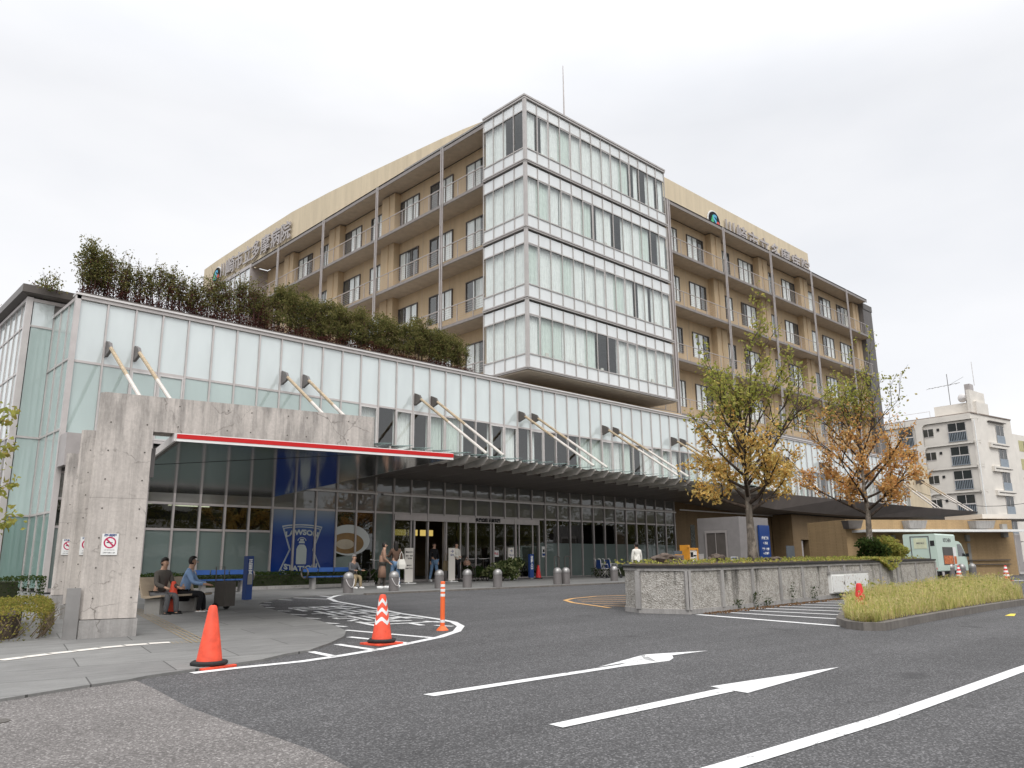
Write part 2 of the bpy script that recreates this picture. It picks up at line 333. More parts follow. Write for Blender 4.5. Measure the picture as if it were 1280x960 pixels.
# worn lighter asphalt bottom left
sheet('road_old_asphalt',PX([(-60,888),(0,878),(103,861),(170,851),(196,863),(234,884),(281,901),(344,922),(398,941),(440,962),(520,1040),(-60,1500)]),M['asphalt_old'],.004)
edge=[(0,878),(103,861),(162,852.5),(184,848),(225,842),(275,835),(328,827),(357,820),(387.5,815),(412.5,806),(430,797.5),(432.8,791),(422,785),(400,778),(375,772.5),(350,766),(332.5,761),(323,757),(326,754),(345,750),(367,747.5)]
E_=PX(edge)
pav=[(-30,6.5),(-2.2,7.6)]+E_+[(13.2,22.05),(13.9,21.75),(15.5,21.7),(46,21.3),(46,28.6),(90,28.6),(90,34.9),(-30,34.9)]
sheet('pavement',pav,M['paving'],.03,thick=.12)
# kerb strip along the driveway in front of the entrance
m=MB()
for a,b in zip(range(14,46,1),range(15,47,1)):
    m.prism([(a+.01,21.46-.012*(a-14)),(b-.01,21.46-.012*(b-14)),(b-.01,21.62-.012*(b-14)),(a+.01,21.62-.012*(a-14))],lambda p:gz(*p[:2])-.1,lambda p:gz(*p[:2])+.05)
m.build('kerb',M['kerb'])['kind']='structure'
# painted lines
def stroke(pts,w):
    """poly-line on the ground -> thin quads"""
    out=[]
    P=[Vector(p[:2]) for p in pts]
    L=[];R=[]
    for i,p in enumerate(P):
        d=(P[min(i+1,len(P)-1)]-P[max(i-1,0)]).normalized(); nn=Vector((-d.y,d.x))*w/2
        L.append(p+nn);R.append(p-nn)
    return [(L[i],L[i+1],R[i+1],R[i]) for i in range(len(P)-1)]
def paint(name,quads,mat,dz=.006,label=None,cat='road marking'):
    m=MB()
    for q in quads:
        q=[(p[0],p[1],gz(p[0],p[1])+dz) for p in q]
        a=Vector(q[1])-Vector(q[0]); b=Vector(q[2])-Vector(q[0])
        if a.cross(b).z<0: q=q[::-1]
        m.face(q)
    o=m.build(name,mat); o['kind']='structure'; return o
out=[(436,742.5),(420,745),(411,748),(420,752),(455,758),(500,767),(550,774.5),(567,778),(576,783),(571,789.5),(550,796.5),(512,804.5),(475,812),(420,821),(375,827.5),(300,835),(240,842)]
paint('road_marking_island_outline',stroke(PX(out),.14),M['paint'])
T=lambda x,y:(300+x/4,720+y/4)
hat=[((120,133),(158,133)),((95,145),(148,147)),((100,156),(170,160)),((148,174),(252,177)),((218,190),(330,196)),((300,209),(398,215)),((395,233),(490,240)),((468,250),(530,255)),((530,272),(960,310)),((545,306),(850,338)),((485,343),(690,374)),((355,380),(480,406)),((368,99),(450,104)),((270,110),(440,117)),((185,118),(260,122)),((455,138),(530,143)),((515,153),(600,158)),((600,170),(690,175)),((715,188),(800,192)),((815,207),(920,213)),((920,227),(1000,233)),((975,248),(1065,253)),((745,222),(800,225))]
q=[]
for a,b in hat: q+=stroke(PX([T(*a),T(*b)]),.12)
paint('road_marking_hatch_bars',q,M['paint'])
# writing on the asphalt inside the hatched island: NO PARKING
c0=Vector(G(377,757)); c1=Vector(G(531,787)); ax=(c1-c0); L=ax.length
t=text_mb('駐車禁止',L/4.7,0,.005); ay=Vector((-ax.y,ax.x,0)).normalized()
ay.z=0
t.xform(lambda p:c0+ax*.5+Vector((ax.x,ax.y,0)).normalized()*p.x+ay*(p.y*1.05))
t.v=[(x,y,gz(x,y)+.008) for x,y,z in t.v]
o=t.build('road_marking_text',M['paint']); o['kind']='structure'
B=lambda x,y:(510+x/3.2,790+y/3.2)
A1=[[(60,252),(105,259),(860,140),(850,132)],[(850,132),(860,140),(1000,123),(960,100)],[(762,142),(950,112),(948,92),(930,96)],[(930,96),(948,112),(1000,123),(1000,88),(950,92)],[(1000,88),(1000,123),(1045,117),(1062,106),(1057,95)],[(1000,88),(1057,95),(1202,76)]]
paint('road_marking_arrow_bent',[PX([B(*p) for p in f]) for f in A1],M['paint'])
Cc=lambda x,y:(680+x/3.2,810+y/3.2)
A2=[[(20,308),(75,321),(760,175),(712,162)],[(665,156),(1185,77),(815,182),(765,174)]]
paint('road_marking_arrow_straight',[PX([Cc(*p) for p in f]) for f in A2],M['paint'])
paint('road_marking_lane_line',stroke(PX([(800,990),(907,959),(1006,929),(1106,898.5),(1191,868.5),(1276,837.3),(1330,818.5),(1500,769)]),.155),M['paint'])
zb=[]; a0=Vector(G(872,768.5)[:2]); a1=Vector(G(1052,783)[:2])
zb+=stroke([a0,a1],.17)
for s_,e_ in (((905,765.5),(1056,774.5)),((925,762.8),(1056,769)),((945,760.3),(1056,764.5)),((965,758),(1056,760.5)),((985,755.8),(1056,757)),((1010,753.5),(1056,754)),((1030,751.5),(1060,751.5))):
    zb+=stroke(PX([s_,e_]),.13)
paint('road_marking_zebra_bars',zb,M['paint'])
yb=stroke(PX([(784,744.3),(745,745.5),(716,748.3),(706.5,750.5),(716,753.5),(745,757.5),(762,760)]),.13)
for s_,e_ in (((735,748.2),(784,747.3)),((722,750.2),(784,749.8)),((727,752.3),(784,752.4)),((741,754.6),(784,755.2)),((755,757.2),(784,758))):
    yb+=stroke(PX([s_,e_]),.09)
paint('road_marking_amber_hatch',yb,M['paint_y'])
paint('road_marking_yellow_patch',[PX([(1256,770),(1263,767.5),(1270,767.5),(1268,770.5)])],M['paint_yellow'])
paint('road_marking_white_line_far',stroke(PX([(1172,731),(1230,727.5),(1290,725)]),.2),M['paint'])
# tactile strips and joint bands on the pavement
q=[]
for k in range(6):
    a=Vector(G(0+k*35,829.3-k*4.2)[:2]);
for (x0,y0),(x1,y1) in zip([(0,829),(31,824.8),(63,820.5),(94,817),(126,813),(156,810),(186,807.5)],[(29,825.2),(61,821),(92,817.5),(124,813.5),(154,810.5),(184,808),(212,806)]):
    q+=stroke(PX([(x0,y0),(x1,y1)]),.17)
paint('pavement_stone_band',q,M['offwhite'],.036)
mt=MB()
def dots(m,a,b,w,rows,step,bar_):
    a=Vector(a[:2]);b=Vector(b[:2]);d=(b-a);L=d.length;d.normalize();nn=Vector((-d.y,d.x))
    for r in range(rows):
        off=(r-(rows-1)/2)*w/rows; s=0
        while s<L:
            p=a+d*s+nn*off; e=p+d*(step*.8 if bar_ else .03)
            z=gz(p.x,p.y)+.036
            qd=[p-nn*.012,e-nn*.012,e+nn*.012,p+nn*.012]; m.face([(v.x,v.y,gz(v.x,v.y)+.036) for v in qd]); s+=step
dots(mt,G(168,763),G(250,806),.30,4,.30,True); dots(mt,G(214,806.5),G(275,803),.30,5,.06,False)
mt.build('pavement_tactile_strip',M['cl_khaki'])['kind']='structure'
# manhole by left edge
m=MB(); c=G(-9,903); m.lathe([(.12,.004),(.12,.009)],24,c); m.build('manhole_cover',M['metal_dark'])['kind']='structure'

# ================================================================ HOSPITAL
FY=28.6; MOD=.9305; X0=6.85
H=empty('hospital_building',(28.15,28.6,.4)); tag(H,'large hospital with glass corner tower, beige balcony wings and long white glazed podium','building')
def frame_bars(m,x,z0,z1,y=FY,w=.06,d=.12): m.box(x-w/2,y-d*.6,z0,x+w/2,y+d*.4,z1)
rg=random.Random(3)
def curtain(m,x0,x1,z0,z1,y,k,axis='X',fold=.13,amp=.035):
    n=max(3,int((x1-x0)/fold*4)); ph=rg.random()*6
    pts=[(x0+(x1-x0)*i/n, y+amp*sin(ph+2*pi*i/4.+.6*sin(i*.7))) for i in range(n+1)]
    old=m.k; m.k=k
    sag=rg.choice([0,0,.05,-.05])
    vs=[((p[0],p[1],z) if axis=='X' else (p[1],p[0],z)) for z in (z0,z1) for p in pts]
    m.idx(vs,[(i,i+1,n+2+i,n+1+i) for i in range(n)]); m.k=old
# ---- podium, upper floor curtain wall
NB=76; XE=X0+MOD*NB
fr=MB()
zt,zm,zb_=10.02,7.88,5.55
for i in range(NB+1):
    x=X0+i*MOD; frame_bars(fr,x,5.2,zt,FY,.055,.13)
fr.box(X0-.08,FY-.1,zt,XE+.05,FY+.25,zt+.12); fr.box(X0,FY-.035,zm-.04,XE,FY+.05,zm+.04); fr.box(X0,FY-.05,5.36,XE,FY+.05,5.46)
# corner mullion, reveal and left return
YR=31.55; XL=5.88; XLE=-14
fr.box(X0-.11,FY-.1,.4,X0+.05,FY+.06,zt+.12)
pod=fr.build('podium_curtain_wall_frame',M['metal_pale'],H)
m=MB(); m.box(X0-.12,FY-.16,zt+.122,XE+.05,FY+.3,zt+.19); m.build('coping',M['metal_light'],pod)
for i in range(NB):
    x0=X0+i*MOD+.03; x1=X0+(i+1)*MOD-.03
    m=MB(); m.box(x0,FY-.012,zm+.04,x1,FY+.012,zt); m.build('glass_panel',M['white_panel'],pod)
    m=MB(); 
    clear=(i>=12)
    mm=[M['glass'] if clear else M['white_panel2'],M['metal_light'],M['curtain'],M['curtain_g']]
    m.box(x0,FY-.012,5.46,x1,FY+.012,zm-.04)
    if (i in (2,3) or (clear and rg.random()<.5)):
        m.k=1; w=.055
        for a in ((x0,x0+w),(x1-w,x1)): m.box(a[0],FY-.05,5.47,a[1],FY+.03,zm-.045)
        m.box(x0+w,FY-.05,zm-.11,x1-w,FY+.03,zm-.046); m.box(x0+w,FY-.05,5.47,x1-w,FY+.03,5.53); m.k=0
    if clear:
        r=rg.random()
        if r<.70: curtain(m,x0-.02,x1+.02,5.5,zm-.02,FY+.22,2 if rg.random()<.6 else 3)
        elif r<.85: 
            f=x0+(x1-x0)*rg.uniform(.3,.7); curtain(m,x0-.02,f,5.5,zm-.02,FY+.22,2)
    m.build('window',mm,pod)
# interior behind the upper podium glass
m=MB(); m.box(X0+.2,FY+3.0,5.3,XE,FY+3.1,zt); m.box(X0+.2,FY+.1,5.2,XE,FY+3.0,5.3); m.box(X0+.1,FY+.06,9.9,XE,FY+3.0,10.0); m.build('interior',M['inside'],pod)
# left return (three narrow bays in the reveal) and the stepped glass corner running back
rv=MB()
lw=[zt+.12,8.95,7.88,5.55,2.85,.4]
ys_=[FY+(YR-FY)*k/3 for k in range(4)]
for k in (1,2,3): rv.box(X0-.05,ys_[k]-.03,.4,X0+.05,ys_[k]+.03,zt+.1)
rv.box(X0-.065,FY+.26,zt,X0+.06,YR,zt+.115)
for z in (8.0,5.6,2.9): rv.box(X0-.045,FY,z-.035,X0+.045,YR,z+.035)
XB=4.2
XL2=onY(39,362,YR)[0]
for x in (XL2,):
    rv.box(x-.10,YR-.08,.4,x+.10,YR+.08,zt+.62)
rv.box(XL2,YR-.05,10.5,X0+1.,YR+.05,10.62)
for z in (9.6,5.6,2.9): rv.box(XL2,YR-.04,z-.035,X0-.05,YR+.04,z+.035)
for z in (9.6,7.9,5.6,2.9): rv.box(XL2-.04,YR+.08,z-.035,XL2+.04,YR+22,z+.035)
k=YR+.86
while k<YR+22: rv.box(XL2-.05,k-.025,.4,XL2+.05,k+.025,10.5); k+=.86
rv.box(XL2-.1,YR+.08,10.5,XL2+.1,YR+22,10.62)
rvo=rv.build('corner_glazing_frame',M['metal_pale'],H)
for k in range(3):
    for j,(za,zb2) in enumerate(((8.035,zt),(5.635,7.965),(2.935,5.565),(.5,2.865))):
        m=MB(); m.box(X0-.012,ys_[k]+.03,za,X0+.012,ys_[k+1]-.03,zb2); m.build('glass_panel',[M['white_panel2'],M['white_panel2'],M['white_panel2'],M['green_glass']][j],rvo)
for j,(za,zb2) in enumerate(((9.635,10.5),(5.635,9.565),(2.935,5.565),(.5,2.865))):
    m=MB(); m.box(XL2+.14,YR-.012,za,X0-.06,YR+.012,zb2); m.build('glass_panel',[M['white_panel'],M['white_panel2'],M['white_panel2'],M['green_glass']][j],rvo)
k=YR+.08; c=0
while k<YR+21:
    k2=YR+.86*(c+1)
    for j,(za,zb2) in enumerate(((9.635,10.5),(7.935,9.565),(5.635,7.865),(2.935,5.565),(.5,2.865))):
        m=MB(); m.box(XL2-.012,k+.025,za,XL2+.012,k2-.025,zb2); m.build('glass_panel',[M['white_panel'],M['white_panel'],M['white_panel'],M['glass'],M['green_glass']][j],rvo)
    k=k2; c+=1
    if c>14: break
m=MB(); m.box(XL2+.5,YR+1.5,.4,X0+3,YR+1.6,10.4); m.box(XL2+.4,YR+.2,10.3,X0+3,YR+20,10.4); m.build('interior_wall',M['offwhite'],rvo)
# roof deck, dark eaves, parapet cap
m=MB(); m.box(X0+.1,FY+.25,9.9,XE,60,10.05); m.box(XL2+.1,YR+.1,10.05,X0+3,52,10.55); m.build('podium_roof',M['concrete2'],H)
m=MB()
m.idx([(XL2-.32,YR-.32,10.74),(X0+3.4,YR-.32,10.74),(X0+3.4,YR-.05,10.66),(XL2-.1,YR-.05,10.66),(XL2-.32,YR+21,10.74),(XL2-.1,YR+21,10.66),(XL2-.32,YR-.32,11.02),(X0+3.4,YR-.32,11.02),(XL2-.32,YR+21,11.02),(X0+3.4,YR+21,11.02)],
      [(0,1,2,3),(0,3,5,4),(0,6,7,1),(0,4,8,6),(6,8,9,7)])
m.build('eaves',M['metal_dark'],H)
m=MB(); m.box(X0+.2,FY+.36,10.05,28.0,FY+.5,10.42); m.build('planter_edge',M['metal_dark'],H)
# beige end block of the podium
m=MB(); m.box(XE+.06,FY,.5,XE+5.5,FY+14,10.1); m.box(XE+5.5,FY+1,.5,XE+5.6,FY+14,9.9); m.build('end_wall',M['beige_light'],H)
# body under / behind podium (keeps the ground floor closed)
m=MB(); m.box(XL2+.3,36.6,.3,XE,36.8,9.9); m.build('back_wall',M['inside'],H)

# ---- ground floor
gf=MB(); xg1=40.45
NG=int(round((xg1-X0)/MOD))   # 36
for i in range(0,NG+1):
    x=X0+i*MOD; big=.035
    frame_bars(gf,x,.42,5.2,FY,.07,.14)
gf.box(X0+.05,FY-.05,4.12,xg1,FY+.04,4.2); gf.box(X0+.05,FY-.05,3.28,xg1,FY+.04,3.36); gf.box(X0+.05,FY-.07,.40,xg1,FY+.06,.52)
gfo=gf.build('ground_floor_glazing_frame',M['metal'],H)
m=MB(); m.box(X0+2,FY-.13,4.05,19,FY-.09,4.12); m.box(19.3,FY-.13,4.05,xg1,FY-.09,4.12); m.box(xg1+.3,FY-.2,4.22,80,FY-.16,4.29); m.build('handrail_pipe',M['metal_light'],gfo)
for i in range(NG):
    x0=X0+i*MOD+.035; x1=X0+(i+1)*MOD-.035; xc=(x0+x1)/2
    bays=[]
    m=MB(); m.box(x0,FY-.01,3.36,x1,FY+.01,4.12); m.box(x0,FY-.01,4.2,x1,FY+.01,5.2); m.build('transom_glass',M['film_up'],gfo)
    if 19.84<xc<28.7:   # entrance zone
        continue
    if xc<14.2:
        m=MB(); m.box(x0,FY-.01,.52,x1,FY+.01,2.38); m.build('frosted_glass',M['film'],gfo)
        m=MB(); m.box(x0,FY-.01,2.46,x1,FY+.01,3.28); m.k=1; m.box(x0-.03,FY-.04,2.38,x1+.03,FY+.03,2.46); m.build('shop_window',[M['glass_dark'],M['metal']],gfo)
    elif xc<17.1: pass     # shop poster zone, see below
    elif xc<19.84:
        m=MB(); m.box(x0,FY-.01,.52,x1,FY+.01,3.28); m.build('shop_window',M['glass_dark'] if xc<19 else M['film'],gfo)
    else:
        m=MB(); m.box(x0,FY-.01,.52,x1,FY+.01,2.15); m.build('frosted_glass',M['film'],gfo)
        m=MB(); m.box(x0,FY-.01,2.15,x1,FY+.01,3.28); m.build('shop_window',M['glass_dark'],gfo)
# shop interior: floor, back wall, shelving, tubes, ceiling
m=MB(); m.box(X0+.2,FY+.1,.38,xg1,36.6,.42); m.build('interior_floor',M['inside_floor'],gfo)
m=MB(); m.box(X0+.2,FY+.1,3.7,xg1,36.6,3.8); m.build('interior_ceiling',M['inside'],gfo)
m=MB(); m.box(X0+.2,36.4,.42,xg1,36.55,3.7); m.box(19.3,FY+.2,.42,19.5,36.4,3.7); m.box(30.2,FY+3,.42,30.4,36.4,3.7)
for x in (9,12,15.5): m.box(x,33,.42,x+.4,33.4,3.7)
m.build('interior_wall',M['inside_warm'],gfo)
rr=random.Random(9); m=MB()
for r_ in range(3):
    for k in range(9):
        m=MB(); m.box(8+k*1.25,31+r_*1.7,.42,9.1+k*1.25,31.5+r_*1.7,1.9+.2*rr.random()); m.build('shelf_unit',M['cl_grey'],gfo)
m=MB(); m.box(22,35,.42,27,35.6,1.6); m.build('reception_counter',M['inside_warm'],gfo)
pass
for x,y in ((8.4,30.2),(10.6,30.2),(12.8,30.4),(9.5,32.5),(12,33),(14.4,30.6),(24,33),(34,31.5),(38,31.5)):
    m=MB(); m.box(x,y,3.56,x+1.7,y+.06,3.6); m.build('ceiling_light',M['lamp'],gfo)
m=MB()
for x0,x1 in ((21.1,21.75),(21.9,22.4),(22.6,23.3)): m.box(x0,FY+1.6,2.45,x1,FY+1.68,2.72)
m.build('lit_ceiling_sign',M['yellow_lit'],gfo)
# entrance: header, sliding leaves, sidelights, dark opening
m=MB()
xa,xb=19.87,28.68
for k in range(5):
    a=xa+(xb-xa)*k/5
    m.box(a+.01,FY-.16,3.02,a+(xb-xa)/5-.01,FY-.08,3.27)
for x in (xa,20.95,22.72,24.0,25.6,27.05,28.66): m.box(x-.04,FY-.14,.45,x+.04,FY+.06,3.02)
m.build('entrance_frame',M['metal'],gfo)
for (a,b) in ((xa+.05,20.9),(22.78,23.35),(23.4,23.95),(24.05,25.55),(25.65,26.3),(26.36,27.0),(27.1,28.6)):
    m=MB(); m.box(a,FY-.06,.5,b,FY-.04,1.95); m.box(a,FY-.061,1.95,b,FY-.039,3.0); m.mi=[0]*6+[1]*6
    m.build('entrance_door',[M['glass'] if b-a<.8 and a>25 else M['glass_dark'],M['glass_dark']],gfo)
t=text_mb('多摩病院 正面玄関',.19,.01,.006); place(t,(25.2,FY-.175,3.145),(1,0,0),(0,0,1)); t.build('lettering',M['black'],gfo)
# brown tiled ground-floor wall to the right, with slit windows, and pier
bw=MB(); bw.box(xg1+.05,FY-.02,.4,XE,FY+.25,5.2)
bwo=bw.build('tiled_wall',M['brown_shaded'],H)
for x in (42.0,43.2,50.8,52.0):
    m=MB(); m.box(x,FY-.035,1.7,x+.45,FY-.022,3.4); m.build('slit_window',M['dark_glass'],bwo)
px0=36.67
pr_=MB(); pr_.box(36.67,22.0,.3,39.6,24.5,3.42)
pier=pr_.build('entrance_pier',plain('grey_pier_panel',(.22,.205,.20),.6,0,.08),H)
m=MB(); m.box(36.63,22.75,.4,36.66,24.0,2.65); m.build('metal_door',M['metal_dark'],pier)
m=MB(); m.box(36.60,22.72,.4,36.629,22.8,2.75); m.box(36.60,23.95,.4,36.629,24.03,2.75); m.box(36.60,22.8,2.62,36.629,23.95,2.75); m.box(36.60,23.38,.4,36.629,23.4,2.62);m.build('door_frame',M['metal'],pier)
# second brown block with open doorway under the canopy
xx=onY(993,690,27.)[0]
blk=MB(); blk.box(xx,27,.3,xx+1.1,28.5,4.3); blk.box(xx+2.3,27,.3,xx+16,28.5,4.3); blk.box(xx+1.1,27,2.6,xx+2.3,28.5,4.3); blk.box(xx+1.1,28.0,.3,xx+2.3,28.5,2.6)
bo=blk.build('side_block',M['brown_shaded'],H)
m=MB(); m.box(6.75,27.7,4.3,9.4,28.45,5.34); m.build('side_lintel',M['metal'],H)
m=MB(); m.box(xx+1.12,27.2,.4,xx+1.7,27.24,2.55); m.build('door',M['metal'],bo)
# ---- glass tower
TX0,TX1,TY0,TY1=28.15,41.2,28.6,32.05
FT=[26.94,22.93,18.95,14.92]; FB=[22.93,18.95,14.92,11.05]
tw=MB()
def tower_frame(tw):
    for a,b in zip(FT,FB):
        for i in range(15):
            x=TX0+(TX1-TX0)*i/14; tw.box(x-.02,TY0-.07,b+.14,x+.02,TY0-.013,a-.12)
        for i in range(1,5):
            y=TY0+(TY1-TY0)*i/4; tw.box(TX0-.07,y-.02,b+.14,TX0-.013,y+.02,a-.12)
        for z in (a-.82,b+.86):
            tw.box(TX0,TY0-.06,z-.03,TX1,TY0-.014,z+.03); tw.box(TX0-.06,TY0,z-.03,TX0-.014,TY1,z+.03)
    tw.box(TX0-.1,TY0-.1,11.05,TX0+.07,TY0+.07,26.9)
    for z in FB+[FT[0]]:
        lo=z-.03 if z>11.1 else z; hi=z+.13 if z<26 else z+.1
        if z>26: lo=z-.13
        tw.box(TX0-.12,TY0-.12,lo,TX1+.08,TY0+.1,lo+(hi-lo)*.4); tw.box(TX0-.15,TY0-.15,lo+(hi-lo)*.55,TX1+.08,TY0+.1,hi)
        tw.box(TX0-.12,TY0+.1,lo,TX0+.1,TY1,lo+(hi-lo)*.4); tw.box(TX0-.15,TY0+.1,lo+(hi-lo)*.55,TX0+.1,TY1,hi)
        tw.box(TX0-.1,TY0-.1,lo+(hi-lo)*.4,TX1+.05,TY0+.1,lo+(hi-lo)*.55); tw.box(TX0-.1,TY0+.1,lo+(hi-lo)*.4,TX0+.1,TY1,lo+(hi-lo)*.55)
tower_frame(tw)
two=tw.build('glass_tower_frame',plain('tower_mullion',(.47,.44,.42),.38,.3,.08,2.),H)
rg=random.Random(21)
for fi,(a,b) in enumerate(zip(FT,FB)):
    m=MB(); m.box(TX0+.075,TY0-.012,a-.79,TX1,TY0+.012,a-.12); m.box(TX0+.075,TY0-.012,b+.13,TX1,TY0+.012,b+.83)
    m.box(TX0-.012,TY0+.075,a-.79,TX0+.012,TY1,a-.12); m.box(TX0-.012,TY0+.075,b+.13,TX0+.012,TY1,b+.83)
    m.build('spandrel_band',M['tower_panel'],two)
    for i in range(14):
        x0=TX0+(TX1-TX0)*i/14+.025; x1=TX0+(TX1-TX0)*(i+1)/14-.025
        if i==0:x0+=.05
        m=MB(); m.box(x0,TY0-.012,b+.89,x1,TY0+.012,a-.85)
        r=rg.random()
        zc0,zc1=b+.80,a-.75
        kk=1 if rg.random()<.75 else 2
        p=.9 if i<6 else .72
        if r<p: curtain(m,x0-.03,x1+.03,zc0+rg.choice([0,.12]),zc1,TY0+.16,kk)
        elif r<p+.2:
            f=x0+(x1-x0)*rg.uniform(.3,.75)
            if rg.random()<.5: curtain(m,x0-.03,f,zc0,zc1,TY0+.16,kk)
            else: curtain(m,f,x1+.03,zc0,zc1,TY0+.16,kk)
        if rg.random()<.3: m.k=3; m.box(x0,TY0-.04,b+.89,x0+.045,TY0-.013,a-.85); m.box(x1-.045,TY0-.04,b+.89,x1,TY0-.013,a-.85); m.box(x0+.045,TY0-.04,a-.9,x1-.045,TY0-.013,a-.85)
        if rg.random()<.25: m.k=4; bx=rg.uniform(x0+.1,x1-.3); m.box(bx,TY0+.05,b+.86,bx+.22,TY0+.11,b+.86+rg.uniform(.12,.3))
        m.build('window',[M['glass'],M['curtain'],M['curtain_g'],M['metal_light'],M['cl_white']],two)
    for i in range(4):
        y0=TY0+(TY1-TY0)*i/4+.025; y1=TY0+(TY1-TY0)*(i+1)/4-.025
        if i==0:y0+=.05
        m=MB(); m.box(TX0-.012,y0,b+.89,TX0+.012,y1,a-.85)
        if rg.random()<.85: curtain(m,y0-.03,y1+.03,b+.8,a-.75,TX0+.16,1,'Y')
        m.build('window',[M['glass'],M['curtain']],two)
# inside floors/walls of tower, soffit, roof
m=MB()
for a,b in zip(FT,FB):
    m.box(TX0+.08,TY0+.08,b+.02,TX1-.05,TY1,b+.78); m.box(TX0+.08,TY0+.08,a-.78,TX1-.05,TY1,a-.14)
m.box(TX0+.4,TY1-.1,11.1,TX1-.05,TY1,26.8); m.box(TX1-.06,TY0+.08,11.05,TX1,TY1+6,26.9)
m.build('interior',plain('ward_interior',(.20,.20,.19),.9),two)
m=MB(); m.box(TX0-.03,TY0-.03,10.97,TX1,TY1+.4,11.04); m.build('tower_soffit',M['soffit_beige'],two)
m=MB(); m.box(TX0-.08,TY0-.08,26.78,TX1,TY1+8,26.9); m.build('tower_roof',M['concrete2'],two)
m=MB(); m.box(TX0+2,TY0+1.95,9.9,TX1+3.4,TY0+2.1,10.97); m.build('recess_wall',M['beige'],H)

# ---- balcony wings (one function, swapped axes for the left wing)
LV=[22.93,18.95,14.95,11.05]
def wing(name,e,w,a0,a1,posts,wins,pils,sgn,axis):
    """e = edge plane, w = wall plane, running a0..a1 on the other axis"""
    def bx(m,p0,p1,r0,r1,z0,z1):
        if axis=='Y': m.box(p0,r0,z0,p1,r1,z1)
        else: m.box(r0,p0,z0,r1,p1,z1)
    m=MB(); bx(m,w,w+.3,a0,a1,9.95,26.5); wall=m.build(name,M['beige'],H)
    # vertical joints
    m=MB()
    for p in posts: 
        for d in (1.05,3.9): bx(m,w-.012,w-.002,p+d-.012,p+d+.012,10,26.4)
    m.build('wall_joint',M['soffit_beige'],wall)
    for p0,p1 in pils:
        m=MB(); bx(m,w-.5,w-.003,p0,p1,10,26.46); bx(m,w-.56,w-.503,p0+.62,p0+.66,10,26.4); m.build('pilaster',M['beige'],wall)
    m=MB(); bx(m,e,w-.003,a0,a1,26.56,26.72)
    for z in LV: bx(m,e+.02,w-.003,a0,a1,z-.17,z)
    m.build('balcony_slab',M['soffit_beige'],wall)
    m=MB(); bx(m,e-.05,e-.004,a0,a1,26.5,26.82); bx(m,e-.05,w+1.2,a0,a1,26.725,26.83)
    for z in LV: bx(m,e-.04,e+.018,a0,a1,z-.15,z+.03)
    m.build('slab_edge',M['edge_dark'],wall)
    for z in LV:
        m=MB()
        P=(lambda r,zz,o=0:(e+.04+o,r,zz)) if axis=='Y' else (lambda r,zz,o=0:(r,e+.04+o,zz))
        m.bar(P(a0,z+1.13),P(a1,z+1.13),.06,.045)
        for k in range(7): m.bar(P(a0,z+.14+k*.135),P(a1,z+.14+k*.135),.012)
        r=posts[0]-7.235
        while r<a1:
            for q in range(5):
                rr_=r+q*1.447
                if a0<rr_<a1: m.bar(P(rr_,z),P(rr_,z+1.12),.035,.05)
            r+=7.235
        m.build('railing',M['metal'],wall)
    for p in posts:
        for o_ in (-.09,.09):
            m=MB(); bx(m,e-.11,e-.052,p+o_-.045,p+o_+.045,9.9,26.75); m.build('post',M['metal'],wall)
    rq=random.Random(5)
    for (p0,p1) in wins:
        for z in [26.77]+LV[:-1]:
            zb2=z-2.9; zt2=z-.98
            m=MB(); bx(m,w-.03,w-.01,p0+.05,p1-.05,zb2,zt2-.05)
            m.k=1
            bx(m,w-.09,w-.004,p0,p0+.06,zb2,zt2); bx(m,w-.09,w-.004,p1-.06,p1,zb2,zt2); bx(m,w-.09,w-.004,p0+.06,p1-.06,zt2-.06,zt2)
            nm=3 if p1-p0>2 else 2
            for k in range(1,nm): c=p0+(p1-p0)*k/nm; bx(m,w-.07,w-.031,c-.03,c+.03,zb2,zt2-.06)
            f=p0+(p1-p0)*(.62 if rq.random()<.6 else rq.uniform(.3,.95))
            # curtains and dark room just behind the pane
            m.k=2
            n_=12; ca,cb=(p0+.06,f) if rq.random()<.6 else (p1-(f-p0),p1-.06)
            for q in range(n_):
                u0=ca+(cb-ca)*q/n_; u1=ca+(cb-ca)*(q+1)/n_; bx(m,w-.0085-.002*(q%2),w-.0065-.002*(q%2),u0,u1,zb2,zt2-.06)
            m.k=3; bx(m,w-.006,w-.004,p0+.06,p1-.06,zb2,zt2-.06)
            m.build('balcony_window',[M['glass'],M['metal_dark'],M['curtain'],M['inside']],wall)
    return wall
pY=[35.96+7.235*k for k in range(4)]
winsY=[(33.66,35.34),(36.66,39.04),(40.3,42.43)]+[x for p in pY[1:] for x in ((p+1.0,p+2.9),(p+4.2,p+6.45)) if p<57]
pilY=[(p-.66,p+.9) for p in pY[1:]]
wing('left_wing_wall',28.15,29.6,TY1+.0,62.6,pY,winsY,pilY,1,'Y')
pX=[44.65+7.23*k for k in range(5)]
winsX=[(46.7,47.6),(48.9,51.1)]+[x for p in pX[1:4] for x in ((p+1.1,p+3.0),(p+4.4,p+6.7))]+[(74.3,76.8),(70.6,72.9)]
winsX=sorted(set([w for w in winsX if not(73.2<w[0]<74.1)])); winsX=[w for w in winsX if w[0]<70.2 or w in ((74.3,76.8),(70.6,72.9))]
pilX=[(p-.3,p+1.15) for p in pX[1:4]]+[(77.0,78.3)]
wing('right_wing_wall',30.75,32.15,41.2,78.27,pX,winsX,pilX,1,'X')
m=MB(); m.box(44.4,30.62,9.9,44.5,30.74,26.75); m.build('post',M['metal'],H)
